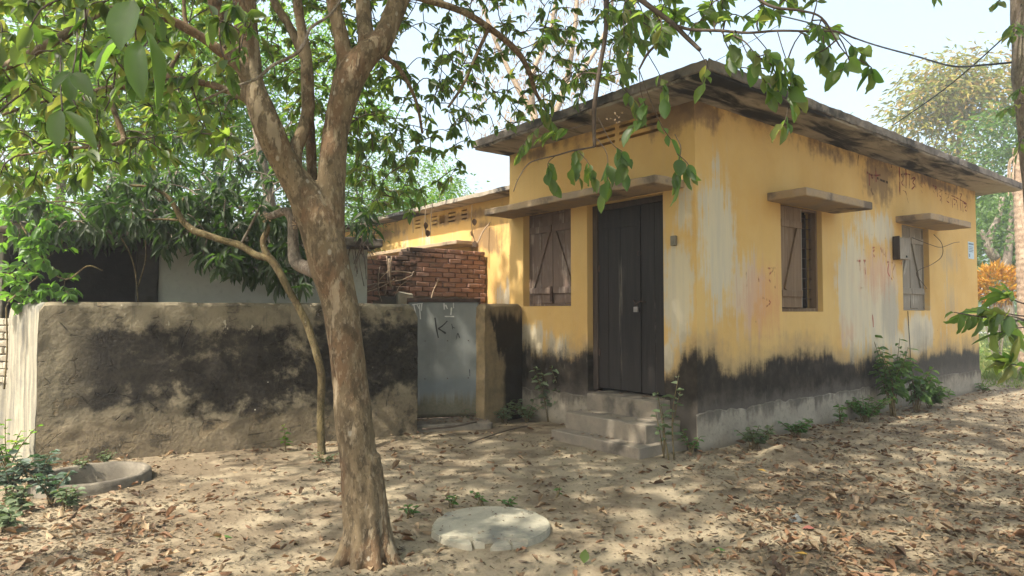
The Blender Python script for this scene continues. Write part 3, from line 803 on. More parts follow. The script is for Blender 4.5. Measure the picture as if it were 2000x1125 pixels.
w0 = part('window', house); w0['label'] = 'closed mauve plank shutters with slanting braces beside the black door'
shutter_set(w0, 1, 0.125, 1.962, 2.948, 2.455, 1.588, 2.898, M_SHUTTER, ((2.62, 2.715), (1.76, 1.845)), ((2.52, 2.85), (2.40, 2.07)), 2.63, 1.86)
MB().box((0.09, 2.43, 1.64), (0.10, 2.48, 1.86)).obj('shutter_bolt', M_RUST, w0)
w2 = part('window', house); w2['label'] = 'closed grey plank shutters with braces forming a narrow peak'
shutter_set(w2, 0, 0.095, 5.402, 6.498, 5.95, 1.533, 2.928, M_GREYWOOD, ((2.64, 2.74), (1.80, 1.90)), ((5.90, 5.55), (6.02, 6.36)), 2.66, 1.92)
w1 = part('window', house); w1['label'] = 'half open window with one brown plank shutter and horizontal bars inside'
for a, b in ((1.772, 1.95), (1.954, 2.12), (2.124, 2.295)):
    plank('shutter_plank', w1, (a, 0.030, 1.56), (b, 0.055, 2.84), M_BROWNWOOD)
for za, zb_ in ((2.585, 2.675), (1.70, 1.785)):
    plank('shutter_rail', w1, (1.78, 0.004, za), (2.28, 0.029, zb_), M_BROWNWOOD)
MB().bar((2.20, 0.017, 2.585), (1.88, 0.017, 1.79), 0.07, 0.024, up=(0, 1, 0), r=0.6).obj('shutter_brace', M_BROWNWOOD, w1, bevel=0.003)
plank('shutter_edge', w1, (2.298, 0.028, 1.558), (2.312, 0.06, 2.842), M_GREYWOOD)  # light on the leaf's edge put into the colour by paler wood
plank('shutter_plank', w1, (2.735, 0.20, 1.56), (2.76, 0.62, 2.84), M_DARKWOOD)  # inner leaf in darker wood: the room's shade is put into its colour
for ua, ub, za, zb_ in ((1.752, 1.769, 1.513, 2.877), (2.764, 2.798, 1.513, 2.877), (1.77, 2.763, 1.513, 1.552), (1.77, 2.763, 2.848, 2.877)):
    plank('window_frame', w1, (ua, 0.07, za), (ub, 0.17, zb_), M_BROWNWOOD)
for k in range(9):
    z = 1.68 + k * 0.135
    MB().tube([(1.77, 0.135, z), (2.76, 0.135, z)], 0.005, 6).obj('window_bar', M_RUST, w1)

# red brush lettering on the side wall, worn
def mat_letter(name, c, keep):
    g = G(name); P = g.coord(); n = g.noise(g.scale(P, (9, 9, 3.5)), 1.0, 5, 0.65)
    return g.fin(c, 0.9, None, 0.1, alpha=g.sm(n, keep, keep + 0.16) * 0.8)
M_RED = mat_letter('faded_red_brush_paint', (0.24, 0.050, 0.045), 0.40)
M_REDFAINT = mat_letter('very_faded_red_paint', (0.50, 0.155, 0.11), 0.46)
M_SOOTED = mat_letter('sooty_brush_paint', (0.06, 0.035, 0.035), 0.36)
def strokes(name, lines, x0, y0, sc, w, mat, label=None):
    V, Fc = [], []
    for ln in lines:
        ww = w
        if isinstance(ln[0], (int, float)): ww, ln = ln[0], ln[1:]
        pts = np.array([on_right(x0 + a / sc, y0 + b / sc) for a, b in ln])
        pts, _ = catmull(pts, np.ones(len(pts)), 4)
        T = np.gradient(pts, axis=0); T /= np.maximum(np.linalg.norm(T, axis=1, keepdims=True), 1e-9)
        N = np.stack([-T[:, 1], T[:, 0]], 1)
        n0 = len(V)
        dep = -0.002 - 0.0006 * (len(Fc) % 7)
        for i, p in enumerate(pts):
            h = ww * (0.8 + 0.35 * mnoise.noise(Vector((p[0] * 9, p[1] * 9, 1)))) / 2
            for s in (-1, 1): V.append((p[0] + N[i][0] * h * s, dep, p[1] + N[i][1] * h * s))
        for i in range(len(pts) - 1):
            Fc.append((n0 + 2 * i, n0 + 2 * i + 1, n0 + 2 * i + 3, n0 + 2 * i + 2))
    o = link(name, raw_mesh(name, V, Fc, mat), house)
    o['kind'] = 'stuff'
    if label: o['label'] = label
LA = (1640, 300, 7.03)
strokes('painted_word', [[(400, 235), (408, 440)], [(490, 190), (497, 390)], [(370, 255), (420, 290), (500, 300), (560, 295)], [(545, 390), (548, 495)], [(430, 290), (440, 330), (480, 330)]], *LA, 0.035, M_RED, 'short smudged red word under the eaves')
strokes('painted_word', [[(0.045), (510, 335), (580, 370), (660, 398)], [(460, 462), (430, 490), (440, 530), (460, 565)], [(700, 20), (705, 200)], [(255, 20), (240, 190)], [(900, 150), (905, 230)]], *LA, 0.03, M_SOOTED, 'black smears crossing the short red word')
strokes('painted_word', [[0.05, (815, 130), (822, 380), (825, 625)], [(908, 170), (910, 475)], [(835, 290), (900, 280), (965, 290)], [(958, 290), (950, 480)],
    [(842, 300), (875, 345), (848, 400), (872, 445)], [(880, 370), (882, 430), (910, 470)], [(968, 350), (1035, 330), (1000, 395), (1030, 440), (985, 490)], [(1040, 335), (1043, 505)],
    [0.022, (868, 505), (905, 530), (925, 610), (942, 680)]], *LA, 0.032, M_RED, 'tall red brush word ending in a hooked tail')
strokes('painted_word', [[(1085, 355), (1130, 385), (1105, 425), (1135, 470)], [(1150, 400), (1175, 445)], [(1170, 440), (1190, 545)], [(1235, 455), (1240, 585)], [(1095, 470), (1130, 540)]], *LA, 0.026, M_REDFAINT)
strokes('painted_word', [[(1275, 440), (1330, 465), (1285, 505), (1300, 545)], [(1332, 440), (1340, 595)], [(1355, 490), (1412, 512)], [(1390, 515), (1345, 555), (1390, 600), (1375, 650)], [(1400, 515), (1396, 700)]], *LA, 0.026, M_RED, 'short red brush word in the middle of the line')
strokes('painted_word', [[(1445, 545), (1600, 605), (1745, 690)], [(1450, 545), (1495, 590), (1455, 635), (1500, 675)], [(1512, 580), (1522, 710)], [(1540, 610), (1546, 745)], [(1560, 620), (1605, 655), (1570, 705)],
    [(1605, 640), (1622, 775)], [(1640, 555), (1672, 560), (1650, 625), (1662, 785)], [(1682, 665), (1692, 805)], [(1700, 680), (1742, 705), (1708, 760), (1742, 790)], [(1750, 700), (1752, 850)]], *LA, 0.028, M_RED, 'long red brush word hanging from one slanting bar')
strokes('painted_word', [[(1475, 300), (1530, 330), (1605, 340)], [(1490, 305), (1495, 360)], [(1560, 335), (1565, 380)], [(1640, 365), (1720, 380), (1800, 390)], [(1660, 370), (1665, 450)], [(1715, 385), (1725, 490)], [(1770, 390), (1760, 440)]], *LA, 0.024, M_REDFAINT)
LB = (1620, 440, 5.63)
strokes('painted_word', [[(300, 392), (400, 388)], [(330, 395), (335, 520)], [(385, 390), (395, 540)], [(440, 920), (470, 1000), (480, 1120)], [(330, 690), (370, 690)]], *LB, 0.035, M_REDFAINT)
strokes('painted_word', [[(455, 245), (515, 250), (470, 300), (495, 345)], [(475, 250), (470, 360)], [(560, 240), (575, 300), (590, 245), (600, 330)], [(612, 240), (618, 350)], [(640, 240), (642, 335), (672, 348)],
    [(630, 400), (692, 412)], [(720, 430), (690, 520), (712, 610)], [(650, 420), (640, 520), (690, 600)], [(760, 410), (775, 480), (790, 405)],
    [(630, 400), (640, 412)]], *LB, 0.035, M_REDFAINT, 'pale red strokes washed out on the worn patch')
LC = (1450, 300, 3.308)
strokes('painted_word', [[(138, 745), (212, 738)], [(143, 748), (150, 835)], [(208, 742), (165, 800), (212, 862)], [(204, 760), (210, 872)], [(20, 760), (25, 860)], [(100, 770), (105, 830)], [(130, 930), (180, 960), (140, 1000)]], *LC, 0.03, M_REDFAINT, 'faint red letter left of the half open window')

# things fixed to the house
board = empty('meter_board', 'weathered dark wooden board fixed at the left edge of the grey shuttered window', 'board', tuple(h2w(5.24, -0.06, 2.50)), HA)
MB().box((-0.21, -0.045, -0.17), (0.21, 0.045, 0.17), 0.4, 0.004).obj('back_board', M_GREYWOOD, board, bevel=0.008)
MB().box((-0.222, -0.052, -0.185), (-0.205, 0.05, 0.185), 0.9, 0.003).obj('edge_strip', M_DARKWOOD, board, bevel=0.003)
MB().box((0.02, -0.06, -0.14), (0.05, -0.047, -0.11)).obj('fuse_stub', M_WIRE, board)
wl = empty('loose_wire', 'stiff bare wire looping out of the grey shuttered window', 'wire', tuple(h2w(6.15, -0.03, 2.5)), HA)
MB().tube(catmull([(-0.35, 0.03, 0.22), (0.05, -0.10, 0.12), (0.45, -0.12, 0.10), (0.9, -0.16, 0.2), (1.25, -0.14, 0.24)], [1] * 5, 5)[0], 0.005, 6).obj('wire_end', M_TWIG, wl)
MB().tube(catmull([(0.2, -0.1, 0.3), (0.42, -0.14, 0.16), (0.42, -0.14, -0.05), (0.15, -0.08, -0.2), (-0.2, 0.03, -0.35), (0.25, 0.04, -0.6)], [1] * 6, 5)[0], 0.005, 6).obj('wire_loop', M_TWIG, wl)
MB().tube(catmull([(-0.62, 0.015, -0.98), (-0.60, 0.012, -1.3), (-0.57, 0.012, -1.62), (-0.58, 0.010, -1.78)], [1] * 4, 4)[0], 0.006, 6).obj('wire_drop', M_WIRE, wl)
note = empty('paper_notice', 'small pale blue printed notice pasted near the far corner of the house', 'notice', tuple(h2w(8.53, -0.003, 2.67)), HA)
MB().box((-0.15, -0.003, -0.16), (0.15, 0.002, 0.16)).obj('sheet', M_PAPER, note)
tl = MB(); tl.box((-0.13, -0.0045, 0.105), (0.13, -0.0034, 0.135))
for k in range(4): tl.box((-0.12, -0.0045, 0.06 - k * 0.03), (0.12 - 0.03 * (k % 2), -0.0034, 0.072 - k * 0.03))
tl.box((-0.12, -0.0045, -0.13), (-0.07, -0.0034, -0.07))
tl.obj('print', M_INK, note)
sw = empty('switch_box', 'small dusty plastic box on the wall right of the black door', 'switch box', tuple(h2w(-0.018, 0.277, 2.30)), HA)
MB().box((-0.022, -0.034, -0.055), (0.016, 0.034, 0.055)).obj('box_body', M_BOXP, sw, bevel=0.004)
MB().box((-0.028, -0.015, -0.022), (-0.0225, 0.015, 0.022)).obj('rocker', M_BOXP, sw)

# ------------------------------------------------------------------ the lower rear wing
wing = empty('rear_wing', 'lower yellow wing with brick vents running back behind the brick enclosure', 'building', HC, HA)
WV = []
for a, b in ((5.25, 5.42), (5.62, 5.86), (6.25, 6.42), (6.85, 7.05), (8.75, 9.05), (9.3, 9.55)):
    for z in (3.15, 3.225, 3.30): WV.append((a, b, z, z + 0.03))
WV.append((5.98, 6.16, 3.16, 3.32))
holed_wall('wing_wall', wing, W_PLAIN, 1, 3.272, 12.0, -0.3, 3.40, WV + [(7.4, 8.3, 1.7, 2.6)], 0.6, HT)
rbox('wing_roof', (0.25, 3.335, 3.392), (4.0, 12.1, 3.465), M_SOFFIT, wing, step=0.12, amp=0.012, freq=6, bev=0.008, seed=8)
rbox('awning', (0.15, 4.9, 2.655), (0.605, 9.2, 2.72), M_AWN, wing, step=0.08, amp=0.008, freq=8, bev=0.008, seed=9)
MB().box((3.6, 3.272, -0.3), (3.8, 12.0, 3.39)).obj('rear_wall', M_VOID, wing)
MB().box((0.84, 11.8, -0.3), (3.6, 12.0, 3.39)).obj('end_wall', W_PLAIN, wing)

# ------------------------------------------------------------------ the brick enclosure
BY = 4.65
bw = empty('brick_wall', 'broken red brick wall standing behind the grey gate', 'wall', HC, HA)
MB().box((-1.95, BY + 0.012, -0.2), (0.575, BY + 0.22, 1.50)).box((-1.93, BY + 0.016, 1.50), (0.55, BY + 0.21, 2.29)).box((-0.93, BY + 0.017, 2.29), (0.55, BY + 0.21, 2.49)).obj('mortar_core', M_MORTAR, bw)
BRICKM = []
for k in range(10):
    L_, H_, D_ = 0.232, 0.064, 0.11
    bm = bmesh.new(); bmesh.ops.create_cube(bm, size=1.0)
    bmesh.ops.scale(bm, vec=(L_, D_, H_), verts=bm.verts)
    bmesh.ops.bevel(bm, geom=bm.edges[:], offset=0.006, segments=1, affect='EDGES')
    for v in bm.verts: v.co += mnoise.noise_vector(v.co * 14 + Vector((k * 3.1, 0, 0))) * 0.009
    me = bpy.data.meshes.new('brick'); bm.to_mesh(me); bm.free(); me.materials.append(M_BRICK)
    a = me.attributes.new('rnd', 'FLOAT', 'POINT'); a.data.foreach_set('value', np.full(len(me.vertices), k / 9, 'f'))
    BRICKM.append(me)
def lay(parent, x0, x1, z0, z1, y, skip=None, meshes=BRICKM):
    row, z = 0, z0
    while z < z1:
        x = x0 + (0.06 if row % 2 else -0.06)
        while x < x1 - 0.05:
            if not (skip and skip(x + 0.12, z)):
                o = link('brick', random.choice(meshes), parent)
                sx = 1.0
                if x + 0.232 > x1: sx = (x1 - x) / 0.232
                if x < x0: x2 = x0; sx = (x + 0.232 - x0) / 0.232
                else: x2 = x
                o.location = (x2 + 0.116 * sx, y + 0.035 + random.uniform(-0.012, 0.012), z + 0.032)
                o.scale = (sx * 0.98, 1, 1)
                o.rotation_euler = (random.uniform(-.02, .02), random.uniform(-.025, .025), random.uniform(-.03, .03))
            x += 0.244
        z += 0.0775; row += 1
lay(bw, -1.94, 0.565, 1.60, 2.50, BY, skip=lambda x, z: (z > 2.30 and x < -1.0) or (z > 2.22 and x < -1.3) or (z < 1.72 and -1.5 < x < 0.1))
rbox('plaster_patch', (-1.5, BY - 0.01, 1.45), (0.15, BY + 0.05, 1.74), M_PLINTH, bw, step=0.05, amp=0.03, freq=6, bev=0, seed=4)
rbox('loose_stone', (-1.15, BY - 0.14, 1.52), (-0.88, BY + 0.0, 1.80), M_COVER, bw, step=0.07, amp=0.05, freq=4, bev=0.02, seed=11)

# ------------------------------------------------------------------ yard wall, gate, wall stub
def frame(ox, oy, dx, dy, z=0.0):
    l = math.hypot(dx, dy); dx, dy = dx / l, dy / l
    return Matrix(((dx, -dy, 0, ox), (dy, dx, 0, oy), (0, 0, 1, z), (0, 0, 0, 1))), math.atan2(dy, dx), l
YF, YA, YL = frame(-4.587, 6.408, 3.42, 1.789)
yard = empty('yard_wall', 'low plastered yard wall covered in black mould with rounded ends', 'wall', (-4.587, 6.408, 0), YA)
round_wall('wall_panel', YL, 1.605, 0.25, 0.07, 0.14, M_YARD, yard, seed=3.0, amp=0.016)
PF, PA, PL = frame(-5.25, 6.90, 0.655, -0.485)
pm = YF.inverted() @ PF
round_wall('return_panel', PL, 1.60, 0.24, 0.10, 0.07, M_PIER, yard, mw=pm, nu=24, nz=44, seed=9.0, amp=0.008)
LB_ = empty('brick_wall', 'pale whitewashed brick wall at the end of the yard wall', 'wall', (-6.9, 7.30, 0), math.atan2(-0.25, 1.6))
M_PALEBRICK = mat_concrete('whitewashed_brick', (0.50, 0.45, 0.35), (0.37, 0.33, 0.26), (0.2, 0.17, 0.12), 0.4, 6.0)
pb = [m.copy() for m in BRICKM[:4]]
for m in pb: m.materials.clear(); m.materials.append(M_PALEBRICK)
MB().box((0, 0.012, -0.2), (1.62, 0.2, 1.42)).obj('mortar_core', M_PIER, LB_)
lay(LB_, 0.6, 1.62, 0.75, 1.42, 0.0, meshes=pb)

GF, GA, GL = frame(-1.37, 8.74, 0.93, 0.21)
gate = empty('metal_gate', 'grey galvanised sheet gate marked with a black letter K', 'gate', (-1.37, 8.74, 0), GA)
def gate_sheet():
    V, Fc = [], []
    nu, nz = 24, 34
    for i in range(nu + 1):
        for j in range(nz + 1):
            u, z = GL * i / nu, 0.115 + 1.545 * j / nz
            d = 0.012 * mnoise.noise(Vector((u * 3, 0, z * 2))) + 0.005 * mnoise.noise(Vector((u * 9, 5, z * 7)))
            V.append((u, d, z))
    for i in range(nu):
        for j in range(nz):
            a = i * (nz + 1) + j; Fc.append((a, a + nz + 1, a + nz + 2, a + 1))
    me = raw_mesh('sheet', V, Fc, M_GATE, True)
    o = link('sheet', me, gate)
    m = o.modifiers.new('thickness', 'SOLIDIFY'); m.thickness = 0.004; m.offset = -1
gate_sheet()
MB().box((-0.02, -0.03, 1.635), (GL + 0.01, 0.03, 1.69), 0.5, 0.003).obj('top_rail', M_RUST, gate, bevel=0.004)
MB().box((GL - 0.012, -0.022, 0.09), (GL + 0.012, 0.03, 1.634)).obj('stile', M_RUST, gate)
MB().box((-0.02, 0.024, 0.09), (0.02, 0.05, 1.634)).obj('stile', M_RUST, gate)
MB().box((0.0, 0.022, 0.10), (GL, 0.045, 0.14)).obj('bottom_rail', M_RUST, gate)
rv = MB()
for u in (0.22, 0.52, 0.8):
    for z in (1.12, 0.62): rv.tube([(u, -0.016, z), (u, -0.006, z)], 0.008, 6)
rv.obj('rivets', M_RUST, gate)['kind'] = 'stuff'
def gate_marks(name, lines, w, mat, label):
    V, Fc = [], []
    for ln in lines:
        p = np.array([((a - 145) / 430 * (GL - 0.05) + 0.06, 1.655 - (b - 100) / 845 * 1.54) for a, b in ln])
        p, _ = catmull(p, np.ones(len(p)), 4)
        T = np.gradient(p, axis=0); T /= np.maximum(np.linalg.norm(T, axis=1, keepdims=True), 1e-9)
        n0 = len(V); dep = -0.0085 - 0.0008 * len(Fc) / 8 % 0.004
        for i, q in enumerate(p):
            h = w * (0.75 + 0.5 * mnoise.noise(Vector((q[0] * 20, q[1] * 20, 2)))) / 2
            d0 = 0.012 * mnoise.noise(Vector((q[0] * 3, 0, q[1] * 2))) + 0.005 * mnoise.noise(Vector((q[0] * 9, 5, q[1] * 7)))
            for s in (-1, 1): V.append((q[0] - T[i][1] * h * s, d0 + dep, q[1] + T[i][0] * h * s))
        for i in range(len(p) - 1): Fc.append((n0 + 2 * i, n0 + 2 * i + 1, n0 + 2 * i + 3, n0 + 2 * i + 2))
    o = link(name, raw_mesh(name, V, Fc, mat), gate); o['label'] = label
    if len(lines) > 3 or 'scribble' in label: o['kind'] = 'stuff'
gate_marks('painted_letter', [[(283, 225), (292, 300), (305, 372)], [(362, 248), (335, 280), (304, 305)], [(304, 303), (330, 322), (353, 340)]], 0.022, M_BLACKPAINT, 'black brush letter K')
gate_marks('painted_letter', [[(390, 270), (398, 310)], [(395, 292), (412, 302)], [(418, 385), (430, 340), (442, 375)], [(505, 605), (507, 655)]], 0.011, M_BLACKPAINT, 'small faint black scribbles')
gate_marks('paint_scrape', [[(140, 130), (205, 120)], [(150, 130), (160, 190)], [(185, 130), (192, 235)], [(170, 130), (185, 160)], [(200, 120), (196, 175)], [(340, 118), (342, 165)], [(400, 115), (402, 155)], [(350, 130), (362, 160)], [(345, 215), (405, 216)], [(388, 150), (384, 205)]], 0.020, M_CHALK, 'white scraped paint')
rbox('threshold', (-0.12, -0.42, -0.1), (GL + 0.10, 0.12, 0.085), M_STEP, gate, step=0.06, amp=0.012, freq=7, bev=0.015, seed=6)

s0, s1 = h2w(-0.80, 2.79, 0), h2w(-0.012, 2.965, 0)
SF, SA, SL = frame(s0[0], s0[1], s1[0] - s0[0], s1[1] - s0[1])
stub = empty('gate_pier', 'short ochre wall stub with black mould between the grey gate and the house', 'wall', tuple(s0), SA)
round_wall('wall_panel', SL, 1.62, 0.26, 0.05, 0.05, M_POST, stub, nu=30, nz=44, seed=17.0, amp=0.012)

# ------------------------------------------------------------------ the shed behind the yard wall
HFm, SHA, _ = frame(-5.95, 6.82, 0.887, 0.463)
shed = empty('shed', 'low shed with a dark open bay and faded white wall behind the yard wall', 'shed', (-5.95, 6.82, 0), SHA)
rbox('roof_slab', (0.15, 0, 2.39), (4.72, 2.6, 2.50), M_SLAB, shed, step=0.09, amp=0.02, freq=5, bev=0.015, seed=21)
MB().box((2.02, 0.42, -0.2), (4.62, 0.62, 2.385)).obj('white_wall', M_WHITEWALL, shed)
rbox('pillar', (1.78, 0.36, -0.2), (2.015, 0.66, 2.385), M_NEARBLACK, shed, step=0.06, amp=0.02, freq=7, bev=0.01, seed=5)
rbox('pillar', (0.20, 0.30, -0.2), (0.50, 0.62, 2.385), M_PIER, shed, step=0.1, amp=0.01, freq=7, bev=0.01, seed=6)
MB().box((0.2, 2.3, -0.2), (4.6, 2.5, 2.385)).obj('back_wall', M_NEARBLACK, shed)
MB().box((0.3, 0.63, -0.2), (0.45, 2.3, 2.384)).obj('side_wall', M_NEARBLACK, shed)
MB().box((4.45, 0.63, -0.2), (4.6, 2.3, 2.384)).obj('side_wall', M_WHITEWALL, shed)

# ------------------------------------------------------------------ leaves
LT = np.array([0, .18, .42, .68, .88, 1.0]); LWD = np.array([.03, .30, .50, .40, .17, 0.0])
def leaf_template(detail=2, fold=0.30, curl=0.16, wave=0.0):
    """unit leaf along +Y, width 1 along X"""
    if detail == 2: t, w = LT, LWD
    elif detail == 3: t, w = np.array([0, .07, .2, .38, .57, .75, .89, .97, 1.0]), np.array([.03, .17, .37, .49, .49, .38, .21, .07, 0.0])
    elif detail == 1: t, w = np.array([0, .4, 1.0]), np.array([.04, .5, 0.0])
    V, Fc = [], []
    for i in range(len(t)):
        zc = -curl * t[i] ** 2
        V.append((0, t[i], zc))
        if 0 < i < len(t) - 1:
            s = wave * math.sin(i * 2.3)
            V.append((-w[i], t[i], zc + fold * w[i] + s)); V.append((w[i], t[i], zc + fold * w[i] - s))
    # indices: 0 ; then triples ; then the tip
    n = len(t)
    def m(i): return 0 if i == 0 else (1 + 3 * (i - 1) if i < n - 1 else 1 + 3 * (n - 2))
    for i in range(n - 1):
        for s in (1, 2):
            a, b = m(i), m(i + 1)
            la = a + s if 0 < i < n - 1 else None
            lb = b + s if 0 < i + 1 < n - 1 else None
            f = [a, b] + ([lb] if lb is not None else []) + ([la] if la is not None else [])
            Fc.append(tuple(f) if s == 1 else tuple(f[::-1]))
    return np.array(V), Fc
def orient(ax, nrm):
    """rotation matrices with Y along ax and Z near nrm (arrays)"""
    ax = ax / np.maximum(np.linalg.norm(ax, axis=1, keepdims=True), 1e-9)
    x = np.cross(ax, nrm); x /= np.maximum(np.linalg.norm(x, axis=1, keepdims=True), 1e-9)
    z = np.cross(x, ax)
    return np.stack([x, ax, z], axis=2)
def mass_mesh(name, tmpl, P, M, ln, wd, rnd, mat):
    V0, F0 = tmpl
    n, k = len(P), len(V0)
    S_ = np.stack([wd, ln, ln], 1)
    loc = V0[None] * S_[:, None, :]
    W = np.einsum('nij,nkj->nki', M, loc) + P[:, None, :]
    sizes = np.array([len(f) for f in F0]); flat = np.concatenate([np.array(f) for f in F0])
    L = (flat[None] + (np.arange(n) * k)[:, None]).ravel().astype(np.int32)
    st = np.concatenate([[0], np.cumsum(np.tile(sizes, n))[:-1]]).astype(np.int32)
    me = bpy.data.meshes.new(name)
    me.vertices.add(n * k); me.vertices.foreach_set('co', W.ravel())
    me.loops.add(len(L)); me.loops.foreach_set('vertex_index', L)
    me.polygons.add(len(st)); me.polygons.foreach_set('loop_start', st)
    a = me.attributes.new('rnd', 'FLOAT', 'POINT'); a.data.foreach_set('value', np.repeat(rnd, k).astype('f'))
    me.materials.append(mat); me.update(); me.validate()
    return me
T2, T1 = leaf_template(2), leaf_template(1)

class Leaves:
    def __init__(self, mat, tmpl=T2): self.P, self.A, self.N, self.L, self.W, self.Rn, self.mat, self.t = [], [], [], [], [], [], mat, tmpl
    def add(self, p, a, n, l, w, r=None):
        self.P.append(p); self.A.append(a); self.N.append(n); self.L.append(l); self.W.append(w); self.Rn.append(rng.random() if r is None else r)
    def emit(self, parent, singles=300, name='leaf', rest='foliage', origin=(0, 0, 0), minpx=10):
        P = np.array(self.P); M = orient(np.array(self.A, float), np.array(self.N, float)); L, W, Rn = map(np.array, (self.L, self.W, self.Rn))
        px, py, d = project(P)
        size = L * F_PX / d
        size = np.where((px < -20) | (px > 2020) | (py < -20) | (py > 1145) | (P[:, 1] < 0.2), 0, size)
        order = np.argsort(-size)
        pick = [i for i in order[:singles] if size[i] > minpx]
        sel = np.zeros(len(P), bool); sel[pick] = True
        NV = 8
        meshes = []
        for k in range(NV):
            V0, F0 = leaf_template(3, 0.16 + 0.09 * (k % 4), 0.04 + 0.11 * (k % 3), 0.022 * (k % 4)) if self.t is not T1 else T1
            meshes.append(raw_mesh(name, V0, F0, self.mat, True, (k + 0.5) / NV))
        org = np.array(origin, float)
        inv = parent.matrix_world.inverted() if parent else Matrix()
        for i in pick:
            m = Matrix(np.block([[M[i] * np.array([W[i], L[i], L[i]])[None], (P[i] - org)[:, None]], [np.zeros((1, 3)), np.ones((1, 1))]]).tolist())
            link(name, meshes[min(NV - 1, int(Rn[i] * NV))], parent, m)
        if rest and (~sel).sum():
            k = ~sel
            o = link(rest, mass_mesh(rest, self.t, P[k] - org, M[k], L[k], W[k], Rn[k], self.mat), parent)
            o['kind'] = 'stuff'
def unit(v):
    v = np.asarray(v, float); return v / max(np.linalg.norm(v), 1e-9)
def rdir(): return unit(rng.normal(size=3))
def leafy_end(LS, path, n, ll, droop=0.5, spread=0.75, wr=0.42, jitter=0.25):
    """n leaves alternating along the last part of a twig"""
    path = np.asarray(path); T = unit(path[-1] - path[max(0, len(path) - 3)])
    side = unit(np.cross(T, [0, 0, 1]) + 0.01)
    for k in range(n):
        f = 1 - 0.55 * k / max(1, n - 1) if n > 1 else 1
        q = f * (len(path) - 1); i = min(int(q), len(path) - 2); p = path[i] + (path[i + 1] - path[i]) * (q - i)
        sgn = 1 if k % 2 else -1
        a = unit(T * (1.0 if k == 0 else 0.55) + side * sgn * spread * (0 if k == 0 else 1) + np.array([0, 0, -droop]) + rng.normal(size=3) * jitter)
        nn = unit(np.array([0, 0, 1.0]) + rng.normal(size=3) * 0.45)
        l = ll * rng.uniform(0.55, 1.22)
        LS.add(p, a, nn, l, l * wr * rng.uniform(0.85, 1.15))

class Skeleton:
    def __init__(self): self.P = []
    def add(self, pts):
        for p in pts: self.P.append(np.asarray(p, float))
    def grow(self, target, MBt, r0=0.007, r1=0.0025, sag=0.08, n=6, seg=5, maxlen=None):
        A = np.array(self.P); d = np.linalg.norm(A - target, axis=1) + 0.35 * np.maximum(0, target[2] - 99)
        i = int(np.argmin(d)); a = A[i]; D = d[i]
        if maxlen and D > maxlen: a = target + (a - target) * maxlen / D; D = maxlen
        mid = (a + target) / 2 + rng.normal(size=3) * D * 0.10 + np.array([0, 0, D * 0.12])
        pts, _ = catmull([a, mid, np.asarray(target)], [1, 1, 1], n // 2)
        r = np.linspace(min(r0 * (0.6 + D), 0.016), r1, len(pts))
        MBt.tube(pts, r, seg, cap=False)
        self.add(pts[1:])
        return pts

